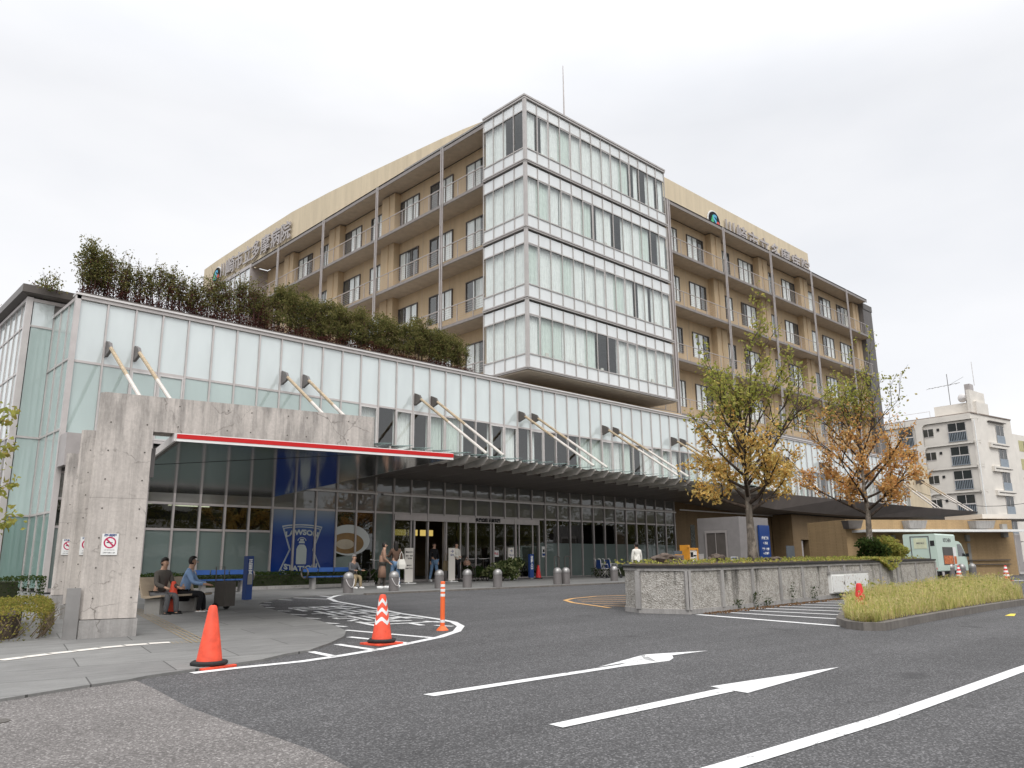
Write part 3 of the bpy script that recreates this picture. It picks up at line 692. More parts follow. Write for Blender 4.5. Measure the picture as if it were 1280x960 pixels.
# grey brick stair tower at the right end, main block mass, left end glass bay
m=MB(); m.box(78.32,31.2,.5,80.4,46,26.0); m.box(78.32,31.15,26.0,80.45,46,26.6); m.build('stair_tower',m_beige('grey_brick',(.16,.15,.145),.25,1),H)
m=MB(); m.box(29.9,32.5,9.9,78.2,46,26.6); m.box(29.95,46,9.9,44,74,26.6); m.build('main_block',M['beige'],H)
# far-left glass bay of the left wing
lb=MB(); 
for z in (26.5,25.2,23.1,21.9,19.1,15.1,12): lb.box(28.02,62.7,z,28.12,76,z+.08)
k=62.7
while k<76: lb.box(28.02,k-.03,10,28.12,k+.03,26.5); k+=1.05
lb.box(28.0,62.62,10,29.7,62.7,26.5)
lbo=lb.build('end_bay_frame',M['metal'],H)
m=MB(); m.box(28.1,62.72,10,28.118,76,26.5); m.build('glass_panel',M['tower_panel'],lbo)
m=MB(); m.box(28.06,62.6,26.5,28.3,76.5,26.82); m.build('slab_edge',M['metal'],lbo)
m=MB(); m.box(28.14,62.72,10,40,76,26.5); m.build('end_bay_core',M['inside'],lbo)
# parapets: the left one curves in plan
pts=[(607,150),(580,161),(552.5,173),(505.6,195),(459,217),(412,240),(365,265),(318,295),(271,326),(255.6,337)]
PC=[atZ(x,y,30.1)[:2] for x,y in pts]; PC=[(float(a),float(b)) for a,b in PC]
PC[0]=(31.7,35.3)
PC=[(PC[0][0]+.8,PC[0][1]-3.5)]+PC+[(30.6,79)]
m=MB(); n=len(PC)
for i in range(n-1):
    a,b=PC[i],PC[i+1]; m.prism([a,b,(b[0]+.3,b[1]),(a[0]+.3,a[1])],26.84,30.1)
par=m.build('curved_parapet',M['beige_light'],H)
m=MB(); m.box(42,32.5,26.84,70.03,32.8,30.06); m.box(69.73,32.8,26.84,70.03,44,30.06); m.box(32.6,32.5,26.95,42,32.8,30.06) if 0 else None; m.build('parapet',M['beige_light'],H)
m=MB(); m.tube([(37.4,34,26.9),(37.4,34,31.9),(37.4,34,36.0)],[.07,.06,.03],6); lr=m.build('lightning_rod',M['metal'],H)
# ---- roof signs
def roof_sign(label,pts_fn,first):
    base=pts_fn(0)
    R=empty('roof_sign',tuple(base[0])); tag(R,label,'sign')
    o,ax,ay=base; n=Vector(ax).cross(Vector(ay)).normalized()
    def disc(r,mat,off,cx=0,cy=0,name='logo_disc',par=R,n_=28,pts2=None):
        m=MB(); P=pts2 or [(r*cos(2*pi*k/n_)+cx,r*sin(2*pi*k/n_)+cy) for k in range(n_)]
        m.prism(P,off,off+.05); place(m,o,ax,ay); return m.build(name,mat,par)
    d=disc(.92,M['white'],.05); disc(.80,M['cl_black'],.105,name='logo_field',par=d)
    disc(0,plain('logo_green',(.05,.42,.17),.4),.16,pts2=[(-.62,-.35),(-.12,-.35),(-.30,.42)],name='logo_shape',par=d)
    s=text_mb('S',1.25,.02,.05); s.v=[(x,y,z+.18) for x,y,z in s.v]; place(s,o,ax,ay); s.build('logo_shape',plain('logo_blue',(.08,.40,.62),.4),d)
    disc(.22,plain('logo_red',(.62,.06,.05),.4),.16,cx=.42,cy=-.2,name='logo_shape',par=d)
    for k,ch in enumerate('川崎市立多摩病院'):
        oo,ax2,ay2=pts_fn(k+1); t=text_mb(ch,1.75,.06,.02); t.v=[(x,y,z+.16) for x,y,z in t.v]; place(t,oo,ax2,ay2); t.build('letter',M['metal'],R)
# right sign
zc=float(onY(907.5,279,32.5)[2])
xsR=[float(onY(890.6,270,32.5)[0])]+[55.75+1.88*k for k in range(8)]
roof_sign('grey raised characters and round logo on the straight beige parapet right of the glass tower',lambda k:((xsR[k],32.49,28.15+(.0 if k else .2)),(1,0,0),(0,0,1)),0)
# left sign: follow the curve
LP=[(272.8,344.4),(282,339),(291,332.4),(301,325.8),(311.8,319.8),(322.4,312.5),(334.3,306),(347,298),(359.6,291)]
cam=Vector(O)
def on_curve(px,py):
    d=ray(px,py); best=None
    for i in range(n-1):
        ax_,ay_=PC[i]; bx_,by_=PC[i+1]
        # intersect ground-projection
        den=d[0]*(by_-ay_)-d[1]*(bx_-ax_)
        if abs(den)<1e-9: continue
        t=(ax_*(by_-ay_)-ay_*(bx_-ax_))/den
        q=Vector((d[0]*t,d[1]*t)); L=Vector((bx_-ax_,by_-ay_)); u=(q-Vector((ax_,ay_))).dot(L)/L.length_squared
        if -.001<=u<=1.001 and t>0: 
            best=(Vector((q.x-.02,q.y,EYE+d[2]*t)),Vector((ax_-bx_,ay_-by_,0)).normalized())
            if i>3: return best
    return best
def left_fn(k):
    r=on_curve(*LP[k]); p,ax=r; zz=28.35; return (Vector((p.x,p.y,zz)),ax,(0,0,1))
roof_sign('grey raised characters and round logo on the curved beige parapet above the roof planting',left_fn,0)

# ================================================================ CANOPY
cn=MB()
top=[(11.5,23.5),(41,23.6),(44,24.4),(48,25.6),(56,25.4),(63,25.2),(71,24.9),(81.3,24.1)]
# deck (thin), soffit and sloping fascia
XS=[11.5,20,30,37,41,44,48,56,63,71,81.3]
def ti(x,tab):
    for (a,b),(c,d) in zip(tab,tab[1:]):
        if a<=x<=c: return b+(d-b)*(x-a)/(c-a)
    return tab[-1][1]
fb=[(11.5,24.55),(37,25.55),(41,25.6),(48,26.0),(62,26.3),(68,25.8),(75,24.9),(81.3,24.2)]   # soffit front edge
fz=[(11.5,4.98),(37,4.98),(41,4.75),(48,4.42),(62,4.40),(70,4.6),(81.3,5.32)]              # soffit front height
for a,b in zip(XS,XS[1:]):
    for x0,x1 in ((a,b),):
        f0,f1=(x0,ti(x0,fb),ti(x0,fz)),(x1,ti(x1,fb),ti(x1,fz))
        w0,w1=(x0,FY-.02,ti(x0,[(11.5,4.83),(41,4.72),(48,4.3),(81.3,4.2)])),(x1,FY-.02,ti(x1,[(11.5,4.83),(41,4.72),(48,4.3),(81.3,4.2)]))
        cn.face([f0,w0,w1,f1])
        # fascia
        t0=(x0,ti(x0,fb) if x0<41 else ti(x0,top),5.32 if x0<41 else 5.42); t1=(x1,ti(x1,fb) if x1<=41 and x0<41 else ti(x1,top),5.32 if x0<41 else 5.42)
        cn.face([f0,f1,t1,t0]); cn.face([t0,t1,(x1,FY-.02,5.3),(x0,FY-.02,5.3)])
m0=cn
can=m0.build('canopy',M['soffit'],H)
# panel seams on soffit
m=MB()
for k in range(33):
    x=12.5+k*1.86
    if x<75: 
        y0=ti(x,fb); z0=ti(x,fz); m.bar((x,y0+.02,z0-.004),(x-.8,FY-.1,ti(x,[(11.5,4.83),(41,4.72),(48,4.3),(81.3,4.2)])-.006),.012,.01)
m.build('seam',M['metal'],can)
k=0
x=X0+MOD*6
while x<42.5:
    m=MB(); yf=23.5; yb2=ti(x,fb)+.02
    m.idx([(x-.03,yf,5.30),(x-.03,yf,5.22),(x-.03,yf+.28,5.0),(x-.03,yb2,4.95),(x-.03,yb2,5.30),(x+.03,yf,5.30),(x+.03,yf,5.22),(x+.03,yf+.28,5.0),(x+.03,yb2,4.95),(x+.03,yb2,5.30)],[(4,3,2,1,0),(5,6,7,8,9),(0,1,6,5),(1,2,7,6),(2,3,8,7),(3,4,9,8),(4,0,5,9)])
    m.k=1; m.idx([(x+.04,yf-.05,5.31),(x+MOD+.02,yf-.05,5.40),(x+MOD+.02,yb2,5.40),(x+.04,yb2,5.31),(x+.04,yf-.05,5.325),(x+MOD+.02,yf-.05,5.415),(x+MOD+.02,yb2,5.415),(x+.04,yb2,5.325)],[(3,2,1,0),(4,5,6,7),(0,1,5,4),(1,2,6,5),(2,3,7,6),(3,0,4,7)])
    # tray under each pane
    m.k=0; m.idx([(x+.03,yf+.1,5.28),(x+MOD*.72,yf+.1,5.22),(x+MOD*.72,yb2,5.05),(x+.03,yb2,5.1)],[(0,1,2,3)])
    m.build('fin',[M['fin'],plain('green_canopy_glass',(.24,.33,.31),.15) if k==0 else bpy.data.materials['green_canopy_glass']],can); k+=1; x+=MOD
# tie rods with brackets
bx_=[]
for k in range(12):
    for j in (0,1):
        x=7.87+6.515*k+MOD*j
        if x<81: bx_.append((x,k))
for x,k in bx_:
    yb2=ti(x,top)+.12 if x>41 else 23.65
    zend=5.46
    m=MB(); m.idx([(x-.05,FY-.07,8.15),(x-.05,FY-.07,8.72),(x-.05,FY-.42,8.58),(x-.05,FY-.55,8.40),(x-.05,FY-.5,8.28),(x+.05,FY-.07,8.15),(x+.05,FY-.07,8.72),(x+.05,FY-.42,8.58),(x+.05,FY-.55,8.40),(x+.05,FY-.5,8.28)],[(0,1,2,3,4),(9,8,7,6,5),(0,5,6,1),(1,6,7,2),(2,7,8,3),(3,8,9,4),(4,9,5,0)])
    m.build('bracket',M['metal_dark'] if k>1 else M['grey_bollard'],can)
    p=Vector((x,FY-.5,8.38)); q_=Vector((x,yb2,zend)); mid=p.lerp(q_,.45)
    m=MB(); m.tube([p,mid],.062,8); m.k=1; m.tube([mid,q_],.062,8)
    m.build('tie_rod',[M['rust'],M['rod']],can,smooth=False)
# ================================================================ CONCRETE PORCH
ang=radians(-11.2); e1=Vector((cos(ang),sin(ang),0)); e2=Vector((-sin(ang),cos(ang),0))
PO=Vector((3.86,13.64,0)); zg=gz(PO.x,PO.y)
porch=empty('entrance_porch',(PO.x,PO.y,zg)); tag(porch,'raw concrete entrance porch with three pillars, a long beam and a red striped flat roof','porch')
def loc(a,b,z): p=PO+e1*a+e2*b; return (p.x,p.y,z)
def obx(m,a0,b0,z0,a1,b1,z1):
    v=[loc(a,b,z) for z in (z0,z1) for a,b in ((a0,b0),(a1,b0),(a1,b1),(a0,b1))]
    return m.idx(v,[(3,2,1,0),(4,5,6,7),(0,1,5,4),(1,2,6,5),(2,3,7,6),(3,0,4,7)])
def pillar(b,zt,a0=0.,w=.74,d=.5):
    m=MB(); g0=gz(*loc(a0,b,0)[:2])
    # chamfered left-front corner
    pl=[(a0+.02,b+.02),(a0+w-.02,b+.02),(a0+w-.02,b+d),(a0+.0,b+d),(a0-.05,b+.12)]
    P=[loc(a,c,0)[:2] for a,c in pl]; m.prism(P,g0+.31,zt)
    o=m.build('pillar',M['concrete'],porch)
    m=MB(); pl=[(a0-.01,b-.0),(a0+w,b),(a0+w,b+d+.02),(a0-.03,b+d+.02),(a0-.08,b+.1)]
    m.prism([loc(a,c,0)[:2] for a,c in pl],g0-.02,g0+.30); m.build('plinth',M['concrete2'],o)
    z=g0+.62
    while z<zt-.1:
        for a in (a0+.14,a0+w-.12):
            m=MB(); c=Vector(loc(a,b+.019,z)); m.lathe([(.013,0),(.013,.004)],8); m.xform(lambda p:c+e1*p.x+Vector((0,0,1))*p.y-e2*p.z,len(m.v)-16); m.build('tie_hole',M['tie'],o)
        z+=.46
    return o
pillar(0,3.93,a0=-.06,w=.80); pillar(4.25,3.93,a0=-.02); pillar(8.3,3.93,a0=-.06)
m=MB(); obx(m,.72,.03,3.34,4.62,.48,3.93); bm_=m.build('beam',M['concrete'],porch)
for a in (1.1,1.9,2.3,2.95,3.3,4.1):
    for z in (3.45,3.80):
        m=MB(); c=Vector(loc(a,.029,z)); m.lathe([(.012,0),(.012,.004)],8); m.xform(lambda p:c+e1*p.x+Vector((0,0,1))*p.y-e2*p.z,len(m.v)-16); m.build('tie_hole',M['tie'],bm_)
# roof slab
SL=[(4.95,13.42),(9.95,12.42),(11.46,22.96),(6.95,23.35)]
m=MB(); m.prism(SL,3.205,3.31); rf=m.build('porch_roof',M['metal_dark'],porch)
m=MB(); ins=[(5.0,13.47),(9.9,12.48),(11.4,22.9),(7.0,23.3)]; m.face([(x,y,3.2) for x,y in ins][::-1]); m.build('polished_ceiling',M['gloss_dark'],rf)
m=MB(); a=Vector((9.9,12.43,3.196)); m.bar((5.03,18.1,3.197),(8.2,12.86,3.197),.015,.004); m.build('ceiling_joint',M['black'],rf)
fa=Vector((4.9,13.36,0)); fb_=Vector((10.0,12.34,0)); fd=(fb_-fa).normalized(); fn=Vector((fd.y,-fd.x,0))
m=MB()
def strip(m,z0,z1,t): m.prism([tuple(fa[:2]),tuple(fb_[:2]),tuple((fb_+fn*t)[:2]),tuple((fa+fn*t)[:2])],z0,z1)
strip(m,3.19,3.325,.02); m.build('fascia',M['white'],rf)
m=MB(); strip(m,3.235,3.31,.026); m.build('red_stripe',M['redstripe'],rf)
m=MB(); q=Vector((6.95,23.35,0)); a_=Vector((4.9,13.36,0)); m.prism([tuple(a_[:2]),tuple(q[:2]),(q.x-.04,q.y),(a_.x-.04,a_.y)],3.19,3.325); m.build('fascia',M['metal_light'],rf)
m=MB(); obx(m,.76,.35,2.62,.83,.45,3.1); m.build('downlight_box',M['grey_bollard'],porch)
m=MB(); obx(m,-.28,-.02,zg-.05,-.09,.04,zg+.78); m.build('corner_guard',M['stainless'],porch)
# no-smoking notices
def notice(a,b,z,w,h,label):
    R=empty('notice_sign',loc(a,b,z)); tag(R,label,'sign')
    c=Vector(loc(a,b,z))
    def bld(m,name,mat,par): place(m,c,e1,(0,0,1)); return m.build(name,mat,par)
    m=MB(); m.box(-w/2,-h/2,.002,w/2,h/2,.008); p=bld(m,'board',M['white'],R)
    m=MB(); n=32; ro,ri=w*.38,w*.29
    for k in range(n):
        t0,t1=2*pi*k/n,2*pi*(k+1)/n; m.face([(ri*cos(t0),ri*sin(t0)+h*.08,.0095),(ro*cos(t0),ro*sin(t0)+h*.08,.0095),(ro*cos(t1),ro*sin(t1)+h*.08,.0095),(ri*cos(t1),ri*sin(t1)+h*.08,.0095)])
    d=w*.30*.7; s=w*.035; m.face([(-d-s,d-s+h*.08,.0112),(d-s,-d-s+h*.08,.0112),(d+s,-d+s+h*.08,.0112),(-d+s,d+s+h*.08,.0112)]); bld(m,'prohibition_ring',plain('notice_crimson',(.48,.02,.09),.5) if 'notice_crimson' not in bpy.data.materials else bpy.data.materials['notice_crimson'],p)
    m=MB(); m.box(-w*.2,h*.08-w*.03,.0085,w*.1,h*.08+w*.03,.0092); m.box(w*.12,h*.08-w*.03,.0085,w*.16,h*.08+w*.03,.0092); bld(m,'cigarette',M['black'],p)
    t=text_mb('敷地内禁煙',w*.145,0,.004); t.v=[(x,y+h*.415,.0095) for x,y,z in t.v]; bld(t,'lettering',M['blue'],p)
    t=text_mb('NO SMOKING',w*.10,0,.0); t.v=[(x,y-h*.27,.0095) for x,y,z in t.v]
    t2=text_mb('ご協力をお願いします',w*.075,0,.001); t2.v=[(x,y-h*.40,.0095) for x,y,z in t2.v]; join(t,t2); bld(t,'lettering',M['cl_grey'],p)
    return R
notice(.24,.012,zg+1.44,.235,.33,'white no smoking notice with red ring on the front face of the nearest concrete pillar')
notice(.25,4.262,gz(*loc(0,4.3,0)[:2])+1.44,.27,.36,'white no smoking notice on the middle concrete pillar, half hidden by the nearest one')
notice(.14,8.312,gz(*loc(0,8.3,0)[:2])+1.44,.27,.38,'smudged no smoking notice on the rearmost of the three concrete pillars')

# ================================================================ SMALL STREET THINGS
def cone(loc_,label,kind='plain',h=.70,group=None,mat='orange'):
    x,y,z=loc_
    R=empty('traffic_cone',(x,y,z),random.uniform(0,.6)); tag(R,label,'traffic cone',group)
    m=MB(); s=h/.7
    prof=[(.155*s,.035),(.148*s,.06),(.05*s,h-.03),(.038*s,h-.005),(.0,h)]
    m.lathe(prof[:-1]+[(.02*s,h)],28); b=m.build('cone_body',M[mat],R,smooth=True,local=True); smooth_angle(b,40)
    m=MB(); w=.235*s; m.prism([(-w,-w+.03),(-w+.03,-w),(w-.03,-w),(w,-w+.03),(w,w-.03),(w-.03,w),(-w+.03,w),(-w,w-.03)],0,.022); m.build('base_plate',M[mat],R,local=True)
    if kind!='bare':
        m=MB(); w=.185*s
        m.lathe([(.165*s,.024),(.20*s,.024),(.215*s,.04),(.215*s,.06),(.20*s,.075),(.165*s,.075)],8); o=m.build('weight_ring',M['black'],R,local=True); o.rotation_euler=(0,0,pi/8)
    if kind=='chevron':
        m=MB(); n=28
        r=lambda z:.148*s+(z-.06)/(h-.09)*(.05*s-.148*s)+.002
        for z0 in (.27,.40,.53):
            for k in range(n):
                def zz(kk): tt=(kk/n*8)%2; tt=tt if tt<1 else 2-tt; return z0+.07*tt
                a,b2=zz(k),zz(k+1); t0,t1=2*pi*k/n,2*pi*(k+1)/n; q=[]
                for (t,z) in ((t0,a),(t1,b2),(t1,b2+.055),(t0,a+.055)): q.append((r(z)*cos(t),r(z)*sin(t),z))
                m.face(q)
        m.build('reflective_band',M['reflect'],R,local=True)
    if kind=='bands':
        r=lambda z:.148*s+(z-.06)/(h-.09)*(.05*s-.148*s)+.002
        m=MB()
        for z0 in (.2,.36,.52): m.lathe([(r(z0),z0),(r(z0+.08),z0+.08)],20)
        m.build('reflective_band',M['reflect'],R,local=True)
    return R
cone(G(261,834),'plain orange cone with black weight on the kerb edge in front of the concrete pillar')
cone(G(477,805),'orange cone with white chevrons standing on the hatched island in the drive','chevron')
cone(G(214,768.5),'plain orange cone standing beside the beige bench under the porch')
c_=cone(G(1078,778),'faded orange cone leaning in the tall dry grass of the verge','bare',h=.72,mat='red'); c_.rotation_euler=(radians(3),radians(-6),0)
cone(tuple(onY(673,724,27.3)),'red cone by the glass beside the blue sign at the entrance',h=.66,mat='red')
cone(G(1200,726.5),'red cone with white bands left of its twin near the right edge','bands',h=.66,mat='red'); cone(G(1259,726),'red cone with white bands nearest the right edge of the picture','bands',h=.66,mat='red')
# delineator
c=G(553,788); R=empty('delineator_post',c); tag(R,'slim orange delineator post with white bands at the tip of the hatched island','delineator')
m=MB(); m.lathe([(.105,0),(.10,.015),(.045,.07),(.04,.075)],20); m.build('foot',M['post_orange'],R,local=True)
m=MB(); m.lathe([(.04,.075),(.04,.80),(.034,.812)],20); m.build('pole',M['post_orange'],R,local=True)
for z in (.13,.56,.64,.72): m=MB(); m.lathe([(.0415,z),(.0415,z+.045)],20); m.build('reflective_band',M['reflect'],R,local=True)
# bollards
def bollard(p,label,chain=False):
    R=empty('bollard',(p[0],p[1],gz(p[0],p[1])+.03)); tag(R,label,'bollard','domed grey bollards'); s=.98
    m=MB(); m.lathe([(.165,0),(.165,.44)],28); b=m.build('bollard_shaft',M['grey_bollard'],R,local=True,smooth=True); smooth_angle(b)
    m=MB(); m.lathe([(.172,.445),(.172,.50)]+[(.168*cos(t),.50+.15*sin(t)) for t in [k*pi/2/7 for k in range(1,7)]]+[(.01,.65)],28); b=m.build('dome_cap',M['stainless'],R,local=True,smooth=True); smooth_angle(b)
    if chain:
        m=MB(); pts=[(.18*cos(t),.18*sin(t),.43-.26*sin((t+2.6)/2.2*pi) if 0<(t+2.6)/2.2<1 else .43) for t in [-2.6+2.2*k/12 for k in range(13)]]
        m.tube(pts,.012,6); m.build('chain',M['metal_light'],R,local=True)
def bp(x,y): p=G(x,y-0.6); return p
bollard(bp(435,743),'grey domed bollard with hanging chain in front of the seated person on the blue bench',True)
bollard(bp(492,740.5),'grey domed bollard with hanging chain in front of the woman in jeans',True)
bollard(bp(549,737),'grey domed bollard in front of the open entrance doorway')
bollard(bp(584,736),'grey domed bollard between the doorway and the clipped shrub')
bollard(bp(622,735.5),'grey domed bollard in front of the variegated shrub beside the entrance')
bollard(bp(697,732),'left one of the close pair of grey bollards by the glass wall'); bollard(bp(707.5,731.5),'right one of the close pair of grey bollards by the glass wall')
bollard(bp(768,727.5),'grey domed bollard beside the parked wheelchairs')
for x,y,l in ((1190,723.5,'left one of three grey bollards in front of the mint van'),(1204,723.5,'middle one of three grey bollards in front of the mint van'),(1217,722.5,'leaning right one of three grey bollards in front of the mint van'),(1253,719.5,'grey bollard against the brown annex wall, left of its neighbour'),(1258,719.3,'grey bollard against the brown annex wall, right of its neighbour')): bollard(bp(x,y),l)
# blue stele by the porch
def stele(p,w,h,d,rz,label,txt,panel=True):
    R=empty('guide_pillar_sign',p,rz); tag(R,label,'sign')
    m=MB(); m.box(-w/2,-d/2,.06,w/2,d/2,h); b=m.build('sign_body',M['blue'],R,local=True)
    m=MB(); m.box(-w*.3,-d*.3,-.02,w*.3,d*.3,.06); m.build('base',M['stainless'],R,local=True)
    t=MB()
    for i,ch in enumerate(txt):
        q=text_mb(ch,w*.62,0,.006); q.v=[(x,-d/2-.004,y+h-.1-w*.62*(i+.4)) for x,y,z in q.v]; join(t,q)
    t.build('lettering',M['white'],b,local=True)
    if panel: m=MB(); m.box(-w*.36,-d/2-.012,h*.38,w*.36,-d/2-.001,h*.60); m.build('leaflet_panel',M['grey_plastic'],b,local=True)
    return R
stele(G(308,752.5),.22,1.2,.14,radians(18),'narrow blue vertical sign post with white characters on the pavement under the porch','正面玄関')
stele(tuple(onY(664,723.5,27.0)),.25,1.12,.12,0,'blue vertical sign board beside the variegated shrub and the red cone','夜間入口',False)
# benches on the pavement
def bench(p,rz,label,L=1.9):
    R=empty('park_bench',p,rz); tag(R,label,'bench')
    m=MB()
    for k in range(6): m.box(-L/2+.02+k*L/6,-.24,.40,-L/2-.02+(k+1)*L/6,.16,.44)
    m.build('seat',M['blue_bench'],R,local=True)
    m=MB()
    for k in range(3): m.bar((-L/2+.02+k*L/3,.24,.66),(-L/2-.03+(k+1)*L/3,.24,.66),.05,.15)
    m.build('backrest',M['blue_bench'],R,local=True)
    for s in (-1,1):
        m=MB(); m.box(s*(L/2-.3)-.07,-.1,0,s*(L/2-.3)+.07,.12,.40); m.build('leg',M['concrete2'],R,local=True)
        m=MB(); c=[(s*(L/2+.02),.0+.24*cos(t),.55+.17*sin(t)) for t in [k*2*pi/16 for k in range(17)]]; m.tube(c,.024,6); m.build('armrest',M['metal_dark'],R,local=True)
    m=MB(); m.bar((-L/2,.0,.385),(L/2,.0,.385),.06,.03); m.bar((-L/2,.26,.62),(L/2,.26,.62),.03); m.build('frame_rail',M['metal_dark'],R,local=True)
    return R
pb=onX(0,0,1)
bench(G(277,741.5),radians(0),'blue slatted bench on the pavement behind the beige bench')
bench((15.1,25.55,gz(14.1,25.5)+.03),radians(0),'blue slatted bench in front of the blue window poster, under the seated person')
# beige moulded bench with the two visitors
c=G(219,767); R=empty('moulded_bench',c,radians(25)); tag(R,'beige moulded plastic bench on grey blocks under the porch','bench')
m=MB(); pr=[(-.30,.42),(.15,.38),(.20,.40),(.28,.62),(.36,.78),(.40,.77),(.31,.58),(.24,.36),(.14,.34),(-.30,.38)]
m.idx([(x,y_,z) for x in (-.75,.75) for y_,z in pr],[tuple(range(10)),tuple(range(10,20))[::-1]]+[(i,i+10,(i+1)%10+10,(i+1)%10) for i in range(10)]); m.build('seat',M['beige_plastic'],R,local=True)
for x in (-.5,.5): m=MB(); m.box(x-.16,-.2,0,x+.16,.22,.345); m.build('bench_block',M['grey_plastic'],R,local=True)
bench_c=c

# ================================================================ PEOPLE
def skin_mesh(name,nodes,edges,mat,par,sub=1,local=True):
    me=bpy.data.meshes.new(name); me.from_pydata([n_[0] for n_ in nodes],edges,[]); o=bpy.data.objects.new(name,me); col.objects.link(o)
    sk=o.modifiers.new('s','SKIN'); sk.use_smooth_shade=True; o.modifiers.new('u','SUBSURF').levels=sub; o.modifiers['u'].render_levels=sub
    for i,n_ in enumerate(nodes):
        r=n_[1]; me.skin_vertices[0].data[i].radius=r if hasattr(r,'__len__') else (r,r)
    me.skin_vertices[0].data[0].use_root=True
    bpy.context.view_layer.update()
    nm=bpy.data.meshes.new_from_object(o.evaluated_get(bpy.context.evaluated_depsgraph_get())); bpy.data.objects.remove(o)
    nm.materials.clear(); nm.materials.append(mat); nm.name=name
    q=bpy.data.objects.new(name,nm); col.objects.link(q); q.parent=par; ORG[q.name]=(0,0,0)
    nm.polygons.foreach_set('use_smooth',[True]*len(nm.polygons)); return q
def person(p,rz,label,h=1.6,sit=False,top='cl_grey',bottom='cl_black',shoes='white',hair='hair',longhair=False,coat=False,armL=.1,armR=.1,foreL=0.,foreR=0.,lean=0.,step=.12,skirt=False):
    R=empty('person',p,rz); tag(R,label,'person')
    s=h/1.7; V=lambda x,y,z:(x*s,y*s,z*s)
    hip=.92 if not sit else .50
    ly=lambda z:-(z-hip)*lean          # forward lean (towards -y)
    sh=hip+.50; nk=hip+.57; hd=hip+.69
    J={}
    J['pel']=V(0,0,hip); J['sp']=V(0,ly(hip+.25),hip+.22); J['ch']=V(0,ly(sh),sh-.06); J['nk']=V(0,ly(nk),nk); J['hd']=V(0,ly(hd)-.015,hd); J['ht']=V(0,ly(hd)-.01,hd+.09)
    for sd,nm,a,f in ((-1,'L',armL,foreL),(1,'R',armR,foreR)):
        J['sh'+nm]=V(sd*.17,ly(sh),sh-.02); el=(sd*.235,ly(sh)-.26*sin(a)+.02,sh-.02-.27*cos(a)); J['el'+nm]=V(*el)
        fa=a+f; wr=(sd*.225-sd*.06*sin(f),el[1]-.24*sin(fa),el[2]-.24*cos(fa)); J['wr'+nm]=V(*wr)
        J['ha'+nm]=V(wr[0],wr[1]-.08*sin(fa),wr[2]-.08*cos(fa))
        for q in range(5):
            J['f%d'%q+nm]=V(wr[0]+(.018*(q-1.5) if q<4 else -sd*.045),wr[1]-(.15 if q<4 else .09)*sin(fa)-.012,wr[2]-(.15-.008*abs(q-1.5) if q<4 else .07)*cos(fa))
        J['hp'+nm]=V(sd*.09,0,hip-.03)
        if sit: J['kn'+nm]=V(sd*.11,-.43,hip-.02); J['an'+nm]=V(sd*.11,-.42-.05*sd,.09); J['to'+nm]=V(sd*.12,-.57-.05*sd,.035)
        else: J['kn'+nm]=V(sd*.10,-.02-sd*step*.5,.50); J['an'+nm]=V(sd*.10,.02-sd*step,.09); J['to'+nm]=V(sd*.115,-.13-sd*step,.035)
    names=list(J); ix={k:i for i,k in enumerate(names)}
    rad={'pel':.125,'sp':.11,'ch':(.15,.10),'nk':.05,'hd':.085,'ht':.07}
    for nm in 'LR':
        rad.update({'sh'+nm:.058,'el'+nm:.04,'wr'+nm:.027,'ha'+nm:.034,'hp'+nm:.09,'kn'+nm:.058,'an'+nm:.038,'to'+nm:.032}); rad.update({'f%d'%q+nm:.009 for q in range(5)})
    E=[('pel','sp'),('sp','ch'),('ch','nk'),('nk','hd'),('hd','ht')]
    for nm in 'LR': E+=[('ch','sh'+nm),('sh'+nm,'el'+nm),('el'+nm,'wr'+nm),('wr'+nm,'ha'+nm),('pel','hp'+nm),('hp'+nm,'kn'+nm),('kn'+nm,'an'+nm),('an'+nm,'to'+nm)]+[('ha'+nm,'f%d'%q+nm) for q in range(5)]
    sc_=lambda r,k=1.:tuple(x*s*k for x in r) if hasattr(r,'__len__') else r*s*k
    body=skin_mesh('body',[(J[k],sc_(rad[k])) for k in names],[(ix[a],ix[b]) for a,b in E],M['skin'],R)
    def sub(name,keys,edges,mat,grow):
        rr=lambda k:tuple(x*s+grow for x in (rad[k] if hasattr(rad[k],'__len__') else (rad[k],rad[k])))
        return skin_mesh(name,[(J[k],rr(k)) for k in keys],[(keys.index(a),keys.index(b)) for a,b in edges],mat,body)
    tk=['pel','sp','ch','nk','shL','elL','wrL','shR','elR','wrR']
    te=[('pel','sp'),('sp','ch'),('ch','nk'),('ch','shL'),('shL','elL'),('elL','wrL'),('ch','shR'),('shR','elR'),('elR','wrR')]
    sub('top',tk,te,M[top],.018)
    if coat:
        m=MB(); m.lathe([(.22*s,.42*s),(.19*s,.75*s),(.165*s,.98*s),(.15*s,1.25*s)],14); m.xform(lambda q:Vector((q.x,q.y*.75,q.z))); m.build('coat_skirt',M[top],body,smooth=True,local=True)
    bk=['pel','hpL','knL','anL','hpR','knR','anR']
    sub('trousers',bk,[('pel','hpL'),('hpL','knL'),('knL','anL'),('pel','hpR'),('hpR','knR'),('knR','anR')],M[bottom],.018)
    if skirt:
        m=MB(); m.lathe([(.24*s,.18*s),(.20*s,.5*s),(.15*s,.85*s)],14); m.xform(lambda q:Vector((q.x,q.y*.8-.0,q.z))); m.build('skirt',M[bottom],body,smooth=True,local=True)
    for nm in 'LR':
        a=Vector(J['an'+nm]); t=Vector(J['to'+nm])
        m=MB(); m.tube([(a.x,a.y+.05*s,.045*s),(a.x,a.y,.05*s),(t.x,t.y,.04*s),(t.x,t.y-.04*s,.032*s)],[.05*s,.066*s,.06*s,.04*s],8); m.build('shoe',M[shoes],body,smooth=True,local=True)
    hc=Vector(J['hd'])+Vector((0,.014*s,.045*s))
